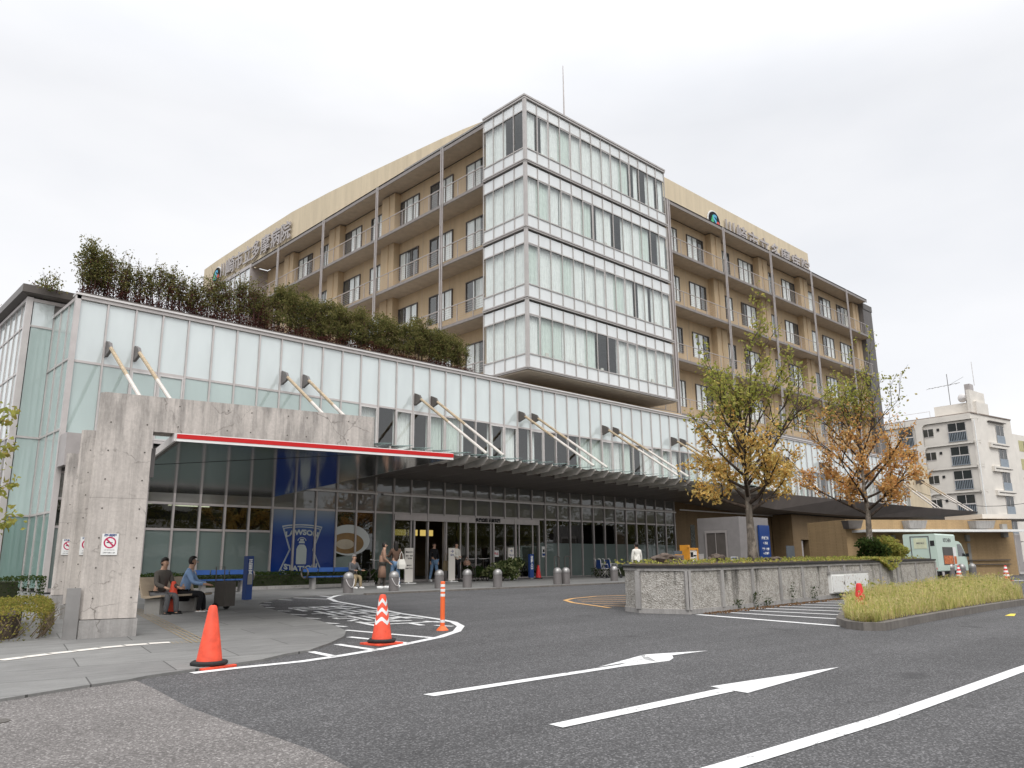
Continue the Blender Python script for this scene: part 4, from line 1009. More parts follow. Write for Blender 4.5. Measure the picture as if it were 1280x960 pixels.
    bmh=bmesh.new(); bmesh.ops.create_icosphere(bmh,subdivisions=3,radius=.103*s)
    vs=[v for v in bmh.verts if v.co.y<-.03*s and v.co.z<.045*s]; bmesh.ops.delete(bmh,geom=vs,context='VERTS')
    for v in bmh.verts: v.co=Vector((v.co.x*.92,v.co.y*1.02,v.co.z*1.1))+hc; 
    if longhair:
        for v in bmh.verts:
            if v.co.z<hc.z-.02*s and v.co.y>hc.y-.02: v.co.z-=.20*s; v.co.y+=.02*s
    me=bpy.data.meshes.new('hair'); bmh.to_mesh(me); bmh.free(); me.materials.append(M[hair]); me.polygons.foreach_set('use_smooth',[True]*len(me.polygons)); o=bpy.data.objects.new('hair',me); col.objects.link(o); o.parent=body
    # face: eyes, nose, mouth, ears
    m=MB(); hx=Vector(J['hd'])
    for sx in (-1,1): m.box(hx.x+sx*.03*s-.009*s,hx.y-.084*s,hx.z+.036*s,hx.x+sx*.03*s+.009*s,hx.y-.075*s,hx.z+.043*s)
    m.box(hx.x-.02*s,hx.y-.087*s,hx.z-.028*s,hx.x+.02*s,hx.y-.075*s,hx.z-.02*s); m.build('eyes_and_mouth',M['hair'],body,local=True)
    m=MB(); m.tube([(hx.x,hx.y-.078*s,hx.z+.035*s),(hx.x,hx.y-.105*s,hx.z+.005*s),(hx.x,hx.y-.085*s,hx.z-.002*s)],[.008*s,.013*s,.01*s],6)
    for sx in (-1,1): m.tube([(hx.x+sx*.085*s,hx.y,hx.z+.04*s),(hx.x+sx*.092*s,hx.y+.005,hx.z+.0*s)],.012*s,6)
    m.build('nose_and_ears',M['skin'],body,smooth=True,local=True)
    return R
def toZ(p,dz=.03): return (p[0],p[1],gz(p[0],p[1])+dz)
# facing: rz=0 faces -Y (towards the road)
def seatP(dx,dy): 
    r=radians(25); return (bench_c[0]+dx*cos(r)-dy*sin(r),bench_c[1]+dx*sin(r)+dy*cos(r),bench_c[2]-.05)
person(seatP(.15,-.02),radians(60),'person in a light blue shirt and black trousers seated on the beige bench, head bowed',1.62,True,top='lblue',bottom='cl_black',armL=.5,armR=.6,foreL=.9,foreR=.7,lean=.25)
person(seatP(-.45,.05),radians(20),'person in a mauve grey top sitting at the left end of the beige bench',1.58,True,top='cl_taupe',bottom='cl_grey',shoes='black',armL=.4,armR=.4,foreL=.9,foreR=.9,lean=.15)
person((15.95,25.45,gz(15.9,25.4)-.02),radians(5),'person in a grey jacket and khaki trousers sitting on the blue bench holding a phone',1.55,True,top='cl_grey',bottom='cl_khaki',hair='hair_grey',armL=.5,armR=.5,foreL=1.,foreR=1.,lean=.2)
person(toZ(G(477,737)),radians(60),'person in a long tan brown coat standing left of the woman with the white bag',1.55,top='cl_tan',bottom='cl_taupe',coat=True,lean=.1,foreL=.8)
person(toZ(G(493.5,735.5)),radians(170),'woman with long dark hair, brown top and jeans standing beside the white notice stand',1.6,top='cl_brown',bottom='cl_jeans',longhair=True,armR=.5,foreR=1.2)
person(toZ((21.6,27.9)),radians(0),'person in a dark top and jeans walking out of the open entrance doorway',1.6,top='cl_black',bottom='cl_jeans',step=.16)
person(toZ((22.35,27.3)),radians(10),'person in white shirt and black trousers holding a brown bag at the entrance',1.6,top='cl_white',bottom='cl_black',shoes='black',armL=.4,foreL=1.,skirt=False)
person(toZ(G(797.5,731)),radians(165),'person in a long white coat with a black bag walking along the glass wall',1.56,top='cl_white',bottom='cl_black',coat=True,shoes='black',longhair=False)
def bag(p,w,h,d,mat,label,rz=0,name='shoulder_bag'):
    R=empty(name,p,rz); tag(R,label,'bag')
    m=MB(); m.tube([(-w*.45,0,h*.1),(0,0,0),(w*.45,0,h*.1)],[d*.3,d*.5,d*.3],8); m.v=[]; m.f=[]; m.mi=[]
    m.idx([(-w*.42,-d/2,0),(w*.42,-d/2,0),(w*.42,d/2,0),(-w*.42,d/2,0),(-w/2,-d*.6,h*.45),(w/2,-d*.6,h*.45),(w/2,d*.6,h*.45),(-w/2,d*.6,h*.45),(-w*.38,-d*.3,h),(w*.38,-d*.3,h),(w*.38,d*.3,h),(-w*.38,d*.3,h)],[(3,2,1,0),(8,9,10,11)]+[(a+i,a+(i+1)%4,a+4+(i+1)%4,a+4+i) for a in (0,4) for i in range(4)])
    m.build('bag_body',M[mat],R,local=True)
    m=MB(); m.tube([(-w*.3,0,h*.95),(-w*.2,0,h*1.5),(0,0,h*1.8),(w*.2,0,h*1.5),(w*.3,0,h*.95)],.012,6); m.build('strap',M[mat],R,local=True)
g_=toZ(G(498,735.5)); bag((g_[0]+.02,g_[1]-.12,g_[2]+.66),.30,.34,.12,'cl_white','white tote bag on the shoulder of the woman in jeans',radians(0))
bag((22.75,27.05,gz(22,27)+.72),.28,.2,.14,'leaf_brown' if 0 else 'cl_tan','brown handbag held by the person in the white shirt')
bag((22.0,27.6,gz(22,27)+.5),.24,.42,.12,'cl_khaki','olive cloth bag hanging beside the person in jeans at the doorway')
g_=toZ(G(802.5,731)); bag((g_[0]+.1,g_[1]-.1,g_[2]+.42),.26,.26,.12,'cl_black','black bag hanging from the arm of the person in the white coat')
# stroller bags beside the beige bench
g_=seatP(.95,-.5)
R=empty('shopping_trolley_bag',(g_[0],g_[1],gz(g_[0],g_[1])+.03),.5); tag(R,'dark wheeled shopping bag standing beside the beige bench','trolley bag')
m=MB(); m.prism([(-.18,-.14),(.18,-.14),(.2,.14),(-.2,.14)],.08,.62); m.build('bag_body',M['cl_taupe'],R,local=True)
m=MB(); m.tube([(-.15,.16,.1),(-.15,.17,.95),(.15,.17,.95),(.15,.16,.1)],.013,6); m.build('handle',M['metal_dark'],R,local=True)
for s_ in (-1,1): m=MB(); m.lathe([(.08,-.02),(.08,.02)],14); m.xform(lambda q:Vector((s_*.2+q.z,.1+q.x,.08+q.y))); m.build('wheel',M['tyre'],R,local=True)
# ================================================================ PLANTER
PB=[(14.44,11.64),(14.22,11.1),(14.67,10.13),(15.96,10.12),(17.58,10.31),(19.11,10.42),(20.41,10.48),(22.2,10.6),(23.25,10.64),(24.35,10.62),(25.85,10.66),(27.19,10.68),(29.23,10.86),(31.6,11.04),(31.9,12.4),(30.4,13.3),(22,13.6),(16.2,12.95)]
PH=.955
pl=empty('street_planter',(20,11.8,gz(20,11.8))); tag(pl,'long raised planter of stained exposed aggregate panels in the middle of the forecourt','planter')
zt=lambda p:gz(p[0],p[1])+PH-.06
cx_=sum(p[0] for p in PB)/len(PB); cy_=sum(p[1] for p in PB)/len(PB)
m=MB(); m.prism(PB,lambda p:gz(*p[:2])-.1,zt); m.build('planter_wall',M['aggregate'],pl)
def offs(i,o):
    p=Vector(PB[i]); a=Vector(PB[i-1]); b=Vector(PB[(i+1)%len(PB)]); t=(b-a).normalized(); n_=Vector((t.y,-t.x)); 
    return p+n_*o
m=MB(); P=[offs(i,.035) for i in range(len(PB))]; m.prism([tuple(q) for q in P],lambda p:gz(*p[:2])+PH-.06,lambda p:gz(*p[:2])+PH); m.build('rim',M['concrete2'],pl)
m=MB(); P=[offs(i,.06) for i in range(len(PB))]; m.prism([tuple(q) for q in P],lambda p:gz(*p[:2])+PH,lambda p:gz(*p[:2])+PH+.045); m.build('coping',M['black'],pl)
m=MB(); P=[offs(i,-.12) for i in range(len(PB))]; m.prism([tuple(q) for q in P],lambda p:gz(*p[:2])+PH+.046,lambda p:gz(*p[:2])+PH+.07); m.build('planting_soil',M['soil'],pl)
m=MB(); P=[offs(i,.03) for i in range(len(PB))]; m.prism([tuple(q) for q in P],lambda p:gz(*p[:2])-.05,lambda p:gz(*p[:2])+.10); m.build('foot',M['concrete2'],pl)
for i in range(1,14):
    p=offs(i,.02); g0=gz(*p); t=(Vector(PB[(i+1)%len(PB)])-Vector(PB[i-1])).normalized(); n_=Vector((t.y,-t.x))
    for s_ in ((-.06,.06),) if i!=2 else ((-.07,-.01),(.01,.07)):
        ribs=MB(); q=[p+t*s_[0]-n_*.03,p+t*s_[1]-n_*.03,p+t*s_[1]+n_*.02,p+t*s_[0]+n_*.02]; ribs.prism([tuple(v) for v in q],g0+.09,g0+PH-.062); ribs.build('concrete_rib',M['concrete2'],pl)
# meter cabinets set in the planter front
cab=empty('meter_cabinet',(23.8,10.5,gz(23.8,10.5))); tag(cab,'rusty white metal meter cabinet with three doors set into the planter wall','cabinet')
cp=G(1040,746); cA=Vector((23.35,10.60)); cB=Vector((26.0,10.66))
def cabp(px): 
    p=onY(px,735,10.55); return float(p[0])
m=MB(); x0,x1=cabp(1038),cabp(1085); g0=gz(24,10.6); m.box(x0,10.50,g0+.13,x1,10.68,g0+.66); m.build('cabinet_body',M['white'],cab)
xs_=[x0+.03,x0+(x1-x0)*.33,x0+(x1-x0)*.62,x1-.03]
for k in range(3):
    m=MB(); m.box(xs_[k]+.02,10.478,g0+.16,xs_[k+1]-.02,10.498,g0+(.63 if k else .60)); d=m.build('door',m_paint('worn_cabinet_paint',(.72,.72,.70),(.25,.12,.06)) if k==0 else bpy.data.materials['worn_cabinet_paint'],cab)
    m=MB(); m.box(xs_[k+1]-.10,10.462,g0+.36,xs_[k+1]-.07,10.477,g0+.44); m.build('latch',M['metal_dark'],d)
m=MB(); m.box(x0-.05,10.49,g0+.66,x1+.05,10.6,g0+.72); m.build('lintel',M['concrete2'],cab)

# ================================================================ VEGETATION TOOLS
def leaves(m,pts,size,rnd,jit=.5,flat=0):
    for p in pts:
        s_=size*rnd.uniform(.6,1.25)
        a=Vector((rnd.gauss(0,1),rnd.gauss(0,1),rnd.gauss(0,1)*(1-flat))); 
        if a.length<.01: continue
        a.normalize(); b=a.orthogonal().normalized(); b=(b*cos(t:=rnd.uniform(0,6.28))+a.cross(b)*sin(t))
        p=Vector(p); n_=a.cross(b)*s_*.18
        m.face([p-a*s_*.5,p+b*s_*.32+n_,p+a*s_*.5,p-b*s_*.32+n_])
    return m
def grow_tree(root,H_,crown_r,z0,rnd,trunk_r,leafmats,nleaf,lsize,name_bark='bark',up=.85,lean=(0,0),green_from=.62,nlimb=17,bare=0.):
    tr=MB(); lv=[MB(),MB()]
    # trunk
    pts=[];n_=9
    for i in range(n_):
        t=i/(n_-1); pts.append(Vector((lean[0]*t*H_+rnd.uniform(-.05,.05)*(i>1),lean[1]*t*H_+rnd.uniform(-.05,.05)*(i>1),H_*.93*t)))
    rs=[max(.012,trunk_r*(1.12 if i==0 else 1)*(1-.95*(i/(n_-1))**.9)) for i in range(n_)]
    tr.tube(pts,rs,10)
    tk=MB(); 
    tips=[]
    br=MB()
    def P(t):
        f=t*(n_-1); i=min(int(f),n_-2); return pts[i].lerp(pts[i+1],f-i)
    def limb(p,d,L,r,lvl):
        n2=5; q=[p]; dd=d.copy()
        for i in range(n2):
            dd=(dd+Vector((rnd.uniform(-.16,.16),rnd.uniform(-.16,.16),rnd.uniform(-.02,.16)*up))).normalized(); q.append(q[-1]+dd*L/n2)
        br.tube(q,[max(.004,r*(1-.85*i/n2)) for i in range(n2+1)],5 if lvl else 6,cap=False)
        if lvl<2:
            for k in range(5 if lvl==0 else 3):
                f=rnd.uniform(.25,.95); i=min(int(f*n2),n2-1); s_=q[i].lerp(q[i+1],f*n2-i)
                ax=Vector((rnd.gauss(0,1),rnd.gauss(0,1),rnd.gauss(0,.6)+.35)).normalized(); nd=(dd*.75+ax*.75).normalized()
                limb(s_,nd,L*rnd.uniform(.32,.55),r*.45,lvl+1)
        if lvl>=1:
            for i in range(1,n2+1): tips.append(q[i])
        else:
            tips.append(q[-1]); tips.append(q[-2])
    for k in range(nlimb):
        t=z0/H_+(1-z0/H_)*(.03+.90*(k/(nlimb-1))**1.05)
        hgt=(t-z0/H_)/(1-z0/H_)
        R_=crown_r*(1.22-.80*hgt)*rnd.uniform(.7,1.15)
        az_=k*2.4+rnd.uniform(-.4,.4); el=.30+.85*hgt+rnd.uniform(-.12,.15)
        d=Vector((cos(az_)*cos(el),sin(az_)*cos(el),sin(el))); limb(P(t*.98/.93 if t*.98/.93<1 else .99),d,max(.5,R_/max(.45,cos(el))*.8),trunk_r*.42*(1-.6*hgt),0)
    for i in range(nleaf):
        c=rnd.choice(tips); h=c.z/H_
        if rnd.random()<bare*min(1,max(0,(h-.55)*3.2)): continue
        p=c+Vector((rnd.gauss(0,.085),rnd.gauss(0,.085),rnd.gauss(0,.08)))
        gsel=1 if (h>green_from+rnd.uniform(-.12,.12)) else 0
        leaves(lv[gsel],[p],lsize,rnd)
    tr.build('trunk',M[name_bark],root,local=True,smooth=True); br.build('branches',M['twig'],root,local=True,smooth=True)
    lv[0].build('crown',leafmats[0],root,local=True)
    if lv[1].f: lv[1].build('crown_top',leafmats[1],root,local=True)
rn=random.Random(11)
T1=empty('street_tree',(20.62,12.0,1.0)); tag(T1,'autumn tree with golden crown and green top growing from the planter','tree')
grow_tree(T1,4.5,2.6,1.5,rn,.15,[M['leaf_o'],M['leaf_g']],13000,.125,green_from=.90,nlimb=25,bare=.62)
rn=random.Random(23)
T2=empty('street_tree',(28.75,12.1,1.05)); tag(T2,'rust coloured autumn tree on the right end of the planter before the flats','tree')
grow_tree(T2,5.5,2.5,1.5,rn,.135,[M['leaf_r'],M['leaf_g']],13500,.12,green_from=.97,nlimb=25,bare=.7)
# planter underplanting
def shrub(p,rx,rz_,n_,size,mat,label,name='shrub',cat='shrub',group=None,seed=0,ry=None,stems=6):
    rnd=random.Random(seed+int(p[0]*100)); R=empty(name,p); tag(R,label,cat,group); ry=ry or rx
    m=MB()
    for _ in range(stems):
        a=rnd.uniform(0,6.28); e=Vector((rx*.6*cos(a),ry*.6*sin(a),rz_*rnd.uniform(.8,1.5))); m.tube([(0,0,0),e*.5+Vector((0,0,.05)),e],[.012,.009,.004],5,cap=False)
    m.build('stems',M['twig'],R,local=True)
    lv=MB()
    lobes=[(Vector((rnd.uniform(-.62,.62),rnd.uniform(-.6,.6),rnd.uniform(-.5,.62))),rnd.uniform(.28,.55)) for _ in range(9)]
    for _ in range(n_):
        c,r_=rnd.choice(lobes); q=c+Vector((rnd.gauss(0,1),rnd.gauss(0,1),rnd.gauss(0,1))).normalized()*r_*rnd.uniform(.55,1.1)
        leaves(lv,[Vector((q.x*rx,q.y*ry,max(.03,rz_+q.z*rz_)))],size,rnd)
    lv.build('foliage',mat,R,local=True); return R
ps=gz(25,12)+PH+.05
shrub((27.6,11.6,ps),.55,.42,1500,.11,M['leaf_dark'],'leafy green shrub in the planter left of the rust coloured tree',seed=1)
shrub((30.0,12.0,ps+.03),.65,.45,1800,.11,M['leaf_g'],'bushy yellow green shrub in the planter right of the rust coloured tree',seed=2)
# trailing ivy over the front + ground cover
rnd=random.Random(4); m=MB()
for _ in range(2600):
    t=rnd.random(); x=14.8+t*16.3; y=10.45+rnd.random()*2.2+.04*(x-14); h=rnd.random()**2*.10
    if rnd.random()<.6+.4*(x>21): leaves(m,[(x,y,gz(x,y)+PH+.07+h)],.08,rnd)
for _ in range(900):
    x=rnd.gauss(26.3,.45); f=rnd.random(); y=10.62-.12*f*rnd.random()+.5*(1-f)*rnd.random(); z=gz(x,y)+PH+.14-.40*f*max(0,1-abs(x-26.5)); leaves(m,[(x,y-.02,z)],.10,rnd)
m.build('ground_ivy',M['leaf_g']).update_tag(); o=bpy.data.objects['ground_ivy']; tag(o,'low green ivy and weeds covering the planter top and hanging over its edge','ground cover',kind='stuff')
m=MB(); rnd=random.Random(8)
for x,hh in ((17.6,.35),(18.2,.18),(19.6,.5),(20.9,.35),(16.7,.2),(22.6,.28)):
    for _ in range(60): 
        z=rnd.random()*hh; yy=10.08 if x<16.5 else 10.22+.06*(x-17); leaves(m,[(x+rnd.gauss(0,.06+.05*(1-z)),yy+rnd.uniform(-.05,.0),gz(x,yy)+.02+z)],.05,rnd)
m.build('wall_weeds',M['leaf_dark']); tag(bpy.data.objects['wall_weeds'],'small weeds growing from the foot of the planter wall','weeds',kind='stuff')
m=MB()
for _ in range(1600):
    x=rnd.uniform(15,27); y=10.02+.055*(x-15)-rnd.random()**2*.35; leaves(m,[(x,y,gz(x,y)+.012)],.045,rnd,flat=.9)
m.build('leaf_litter',M['litter']); tag(bpy.data.objects['leaf_litter'],'brown fallen leaves gathered along the foot of the planter','leaf litter',kind='stuff')
from mathutils import noise as mn
def rock(p,r,label,seed):
    bm=bmesh.new(); bmesh.ops.create_icosphere(bm,subdivisions=3,radius=1); rnd=random.Random(seed)
    k=[Vector((rnd.gauss(0,1),rnd.gauss(0,1),rnd.gauss(0,1))).normalized() for _ in range(9)]
    for v in bm.verts:
        d=1.
        for q in k: 
            c=v.co.normalized().dot(q)
            if c>.72: d=min(d,.72/c)
        d*=1+.28*mn.noise(v.co*2.3+Vector((seed,0,0)))+.15*mn.noise(v.co*6)
        v.co=Vector((v.co.x*r[0]*d,v.co.y*r[1]*d,(v.co.z*d+.55)*r[2]))
    me=bpy.data.meshes.new('boulder'); bm.to_mesh(me); bm.free(); me.materials.append(M['rock']); o=bpy.data.objects.new('boulder',me); col.objects.link(o); o.location=p; tag(o,label,'rock')
rk=lambda px,py,Y:tuple(float(v) for v in onY(px,py,Y))
x_=rk(835,708,11.8); rock((x_[0],11.8,gz(x_[0],11.8)+PH),(.48,.35,.22),'large brown boulder on the left part of the planter',1)
x_=rk(898,708,12.4); rock((x_[0],12.4,gz(x_[0],12.4)+PH),(.38,.28,.17),'flat boulder on the planter in front of the metal door',2)
x_=rk(968,708,11.6); rock((x_[0],11.6,gz(x_[0],11.6)+PH),(.25,.25,.14),'small dark stone on the planter right of the golden tree',3)

# ================================================================ VERGE with tall dry grass
VG=PX([(1046,781),(1058,786),(1080,788.5),(1107,788.5),(1150,779.5),(1200,770),(1245,762),(1290,755)])+[(33,9.3)]+PX([(1240,731.5),(1172,735)])+[(24.4,9.5)]+PX([(1062,756)])
kb=sheet('verge_kerb',VG,M['kerb'],.13,thick=.18)
inn=[]
c_=Vector((sum(p[0] for p in VG)/len(VG),sum(p[1] for p in VG)/len(VG)))
VI=[]
for i,p in enumerate(VG):
    a=Vector(VG[i-1]); b=Vector(VG[(i+1)%len(VG)]); t=(b-a).normalized(); VI.append(tuple(Vector(p)+Vector((-t.y,t.x))*.14))
sheet('verge_soil',VI,M['soil'],.134)
def inpoly(x,y,P):
    c=False
    for i in range(len(P)):
        x0,y0=P[i-1];x1,y1=P[i]
        if (y0>y)!=(y1>y) and x<(x1-x0)*(y-y0)/(y1-y0)+x0: c=not c
    return c
rnd=random.Random(31); m=MB(); n_=0
xa_=min(p[0] for p in VI);xb_=max(p[0] for p in VI);ya_=min(p[1] for p in VI);yb_=max(p[1] for p in VI)
from mathutils import noise as mn
while n_<19000:
    x=xa_+(xb_-xa_)*rnd.random()**1.5; y=rnd.uniform(ya_,yb_)
    if not inpoly(x,y,VI): continue
    dens=.62+.9*mn.noise(Vector((x*1.3,y*1.3,0)))
    if rnd.random()>dens+.25: continue
    hh=rnd.uniform(.12,.44)*(.95+.8*mn.noise(Vector((x*1.1,y*1.1,3))))*(1-.08*max(0,y-7.3)); a=rnd.uniform(0,6.28); w=rnd.uniform(.004,.009); ln=rnd.uniform(.03,.22)
    d=Vector((cos(a),sin(a),0)); s_=Vector((-d.y,d.x,0))*w; b=Vector((x,y,gz(x,y)+.13)); q=b+d*ln*.35+Vector((0,0,hh*.6)); e=b+d*ln+Vector((0,0,hh*rnd.uniform(.85,1.)))
    m.face([b-s_,b+s_,q+s_*.8,q-s_*.8]); m.face([q-s_*.8,q+s_*.8,e])
    if rnd.random()<.3:
        e2_=e+d*.05-Vector((0,0,.03)); m.face([e-s_*1.2,q.lerp(e,.7),e+s_*1.2,e2_])
    n_+=1
m.build('tall_grass',M['grass']); tag(bpy.data.objects['tall_grass'],'tall yellow green grass with dry seed heads filling the kerbed verge','grass',kind='stuff')

# ================================================================ HEDGES
def hedge(name,poly,h,n_,size,mat,label,twigs=0,seed=1,z00=0.):
    rnd=random.Random(seed); xs0=min(p[0] for p in poly);xs1=max(p[0] for p in poly);y0=min(p[1] for p in poly);y1=max(p[1] for p in poly)
    c=Vector((sum(p[0] for p in poly)/len(poly),sum(p[1] for p in poly)/len(poly)))
    R=empty(name,(c.x,c.y,gz(c.x,c.y))); tag(R,label,'hedge')
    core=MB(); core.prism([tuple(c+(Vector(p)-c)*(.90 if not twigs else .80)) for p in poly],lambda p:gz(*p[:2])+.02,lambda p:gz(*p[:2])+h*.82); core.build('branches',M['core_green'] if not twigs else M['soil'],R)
    m=MB(); k=0
    per=[]; 
    for i in range(len(poly)): per.append((Vector(poly[i-1]),Vector(poly[i])))
    tot=sum((b-a).length for a,b in per); area=(xs1-xs0)*(y1-y0)
    ft=area/(area+tot*h)
    while k<n_:
        if rnd.random()<ft:
            x=rnd.uniform(xs0,xs1);y=rnd.uniform(y0,y1)
            if not inpoly(x,y,poly): continue
            z=h*(.86+.16*rnd.random())+.06*mn.noise(Vector((x*3,y*3,1)))
        else:
            a,b=rnd.choices(per,[(b-a).length for a,b in per])[0]; p=a.lerp(b,rnd.random()); nn=(p-c).normalized(); z=rnd.random()**.7*h; p=p+nn*rnd.uniform(-.08,.05)+nn*.06*mn.noise(Vector((p.x*3,p.y*3,z*3))); x,y=p
            if twigs and rnd.random()<(1-z/h)*twigs: k+=1; continue
        leaves(m,[(x,y,gz(x,y)+z)],size,rnd,flat=.2); k+=1
    m.build('foliage',mat,R)
    if twigs:
        tw_=MB()
        for _ in range(500):
            a,b=rnd.choices(per,[(b-a).length for a,b in per])[0]; p=a.lerp(b,rnd.random()); nn=(p-c).normalized(); q=p+nn*.03
            z0_=rnd.random()*h*.3; tw_.tube([(q.x-nn.x*.1,q.y-nn.y*.1,gz(*q)+z0_),(q.x+rnd.gauss(0,.04),q.y+rnd.gauss(0,.04),gz(*q)+z0_+h*.35),(q.x+rnd.gauss(0,.07),q.y+rnd.gauss(0,.07),gz(*q)+min(h*.9,z0_+h*.6))],[.007,.005,.003],4,cap=False)
        tw_.build('stems',plain('pale_twig',(.16,.12,.08),.9),R)
    return R
hp=PX([(-30,812),(0,807.5),(40,804),(70,799),(80,793),(76,778),(70,768)])
hp=[(.3,13.7),(2.3,13.85),(3.0,13.95),(3.4,14.1),(3.62,14.6),(4.25,17.3),(4.4,18.6),(-3,19.2),(-3,13.6)]
hedge('clipped_hedge',hp,.47,30000,.045,M['leaf_hedge'],'low olive green hedge with bare brown twigs at its front, left of the concrete pillars',twigs=.5,seed=3)
hedge('clipped_hedge',[(-6,24.6),(5.9,24.8),(6.2,26.2),(-6,26.2)],.66,9000,.06,M['leaf_dark'],'dark green clipped hedge behind the olive one, below the corner glazing',seed=4)
hedge('clipped_hedge',[(9.0,26.9),(17.4,26.7),(17.4,27.6),(9.0,27.8)],.60,9000,.06,M['leaf_dark'],'dark green clipped hedge running under the shop windows behind the benches',seed=5)
hedge('clipped_hedge',[(31.3,26.7),(35.6,26.5),(35.6,27.2),(31.3,27.4)],.45,2500,.06,M['leaf_dark'],'low dark hedge in front of the tall glazing behind the wheelchairs',seed=6)
m=MB(); m.prism([(8.7,26.6),(17.6,26.4),(17.6,26.5),(8.7,26.7)],lambda p:gz(*p[:2])+.0,lambda p:gz(*p[:2])+.14); m.build('kerb_edge',M['concrete2'])['kind']='structure'
p_=onY(634,722,26.6)
shrub((float(onY(628,722,26.4)[0]),26.4,gz(25,26.4)+.03),1.15,.50,1500,.17,M['leaf_aucuba'],'rounded shrub with spotted yellow green leaves in front of the entrance glazing',seed=3,ry=.6)
shrub((float(onY(597,722,27.2)[0]),27.2,gz(24,27)+.03),.7,.36,600,.13,M['leaf_dark'],'small dark shrub behind bicycles left of the spotted shrub',seed=5,ry=.4)
shrub((float(onY(507,722,27.6)[0]),27.6,gz(19,27)+.03),.28,.36,350,.10,M['leaf_dark'],'potted dark plant beside the white notice stand',seed=6,ry=.25)
shrub((float(onY(470,728,27.2)[0]),27.2,gz(18,27)+.03),.4,.35,400,.10,M['leaf_dark'],'dark leafy plant behind the person in the tan coat',seed=7,ry=.3)
# sprig of a young tree at the left edge
rn=random.Random(77); S=empty('young_tree',(1.02,14.9,.1)); tag(S,'thin young tree with long green leaves at the left edge beside the corner glazing','tree')
m=MB(); m.tube([(0,0,0),(-.1,0,1.2),(0,0,2.7),(.1,.1,3.2)],[.03,.025,.015,.006],6); 
tp=[]
for k in range(9):
    a=k*2.2; z=1.6+k*.2; e=Vector((.42*cos(a),.42*sin(a),z+.25)); m.tube([(-.05,0,z-.1),e*.6+Vector((0,0,z*.4)),e],[.009,.006,.003],5,cap=False); tp+=[e,e.lerp(Vector((0,0,z)),.3)]
m.build('trunk',M['bark'],S,local=True)
m=MB()
for _ in range(420): c=rn.choice(tp); leaves(m,[c+Vector((rn.gauss(0,.09),rn.gauss(0,.09),rn.gauss(0,.09)))],.11,rn)
m.build('crown',M['leaf_g'],S,local=True)
S.location=tuple(Vector(onY(-16,700,14.9)*1.0).to_3d()) if 0 else (float(onY(-34,700,14.9)[0]),14.9,gz(1,14.9))

# roof planting: individual shrubs behind the podium edge
outl=[(40,352),(60,340),(95,306),(150,318),(200,331),(250,344),(300,341),(340,358),(400,374),(450,386),(500,401),(550,407),(585,432)]
rnd=random.Random(15); YS=29.55
def ztop(X):
    best=None
    for (a,b),(c,d) in zip(outl,outl[1:]):
        p=onY(a,b,YS);q=onY(c,d,YS)
        if p[0]<=X<=q[0]: return float(p[2]+(q[2]-p[2])*(X-p[0])/(q[0]-p[0]))
    return 11.4
X=7.15; i=0
grp='shrubs planted along the podium roof edge'
while X<24.6:
    d=(X-7)/20.5; zt_=ztop(X)+rnd.uniform(-.12,.12); h=max(.5,zt_-10.38)
    dense=0 if X<14.2 else 1
    if X<8.0: dense=.8
    R=empty('roof_shrub',(X,YS+rnd.uniform(-.15,.15),10.38)); 
    tag(R,('thin bare stemmed shrub in the sparse left part of the roof planting' if dense==0 else ('dense leafy olive shrub at the left end of the roof planting' if X<7.5 else 'dense leafy olive green shrub in the right part of the roof planting')),'shrub',grp if X>=7.5 else None)
    st=MB(); tp=[]
    for k in range(12 if dense<1 else 6):
        bx0=rnd.uniform(-.25,.25); by=rnd.uniform(-.25,.25); hh=h*rnd.uniform(.72,1.02); q=[Vector((bx0,by,0))]
        for j in range(4): q.append(q[-1]+Vector((rnd.uniform(-.06,.06),rnd.uniform(-.06,.06),hh/4)))
        st.tube(q,[.014,.012,.009,.006,.003],4,cap=False)
        for j in range(7):
            f=rnd.uniform(.25,1); ii=min(3,int(f*4)); s_=q[ii].lerp(q[ii+1],f*4-ii); e=s_+Vector((rnd.gauss(0,.13),rnd.gauss(0,.13),rnd.uniform(.05,.22))); st.tube([s_,e],[.006,.003],3,cap=False); tp.append((s_+e)/2); tp.append(e)
    st.build('stems',M['twig_red'] if dense<1 else M['twig'],R,local=True)
    lv=MB(); n_=int({0:520,.8:1000,1:1150}[dense]*h)
    for _ in range(n_):
        c=rnd.choice(tp); 
        if dense==0 and c.z>h*.8 and rnd.random()<.75: continue
        leaves(lv,[c+Vector((rnd.gauss(0,.07+.05*dense),rnd.gauss(0,.09),rnd.gauss(0,.08)))],.085,rnd)
    lv.build('foliage',M['leaf_roof'],R,local=True)
    mr=MB()
    for _ in range(int((230 if dense<.5 else 60)*h)):
        c=rnd.choice(tp); mr and leaves(mr,[Vector((c.x+rnd.gauss(0,.1),c.y+rnd.gauss(0,.1),c.z*.75+rnd.gauss(0,.07)))],.07,rnd)
    mr.build('dry_foliage',M['leaf_maroon'],R,local=True)
    X+=rnd.uniform(.42,.58) if dense else .5
m=MB()
for _ in range(15000):
    x=rnd.uniform(7.05,24.9); y=rnd.uniform(29.1,29.9); z=10.3+rnd.random()**.8*(.75-.25*(x>20))*(.7+.6*mn.noise(Vector((x*1.5,0,2)))); leaves(m,[(x,y,z)],.07,rnd)
for _ in range(700):
    y=rnd.uniform(31.3,46); x=rnd.uniform(5.9,6.6); z=10.9+rnd.random()*.4; leaves(m,[(x,y,z)],.10,rnd)
m.build('roof_heather',M['leaf_maroon']); tag(bpy.data.objects['roof_heather'],'dark maroon low planting along the foot of the roof shrubs','ground cover',kind='stuff')
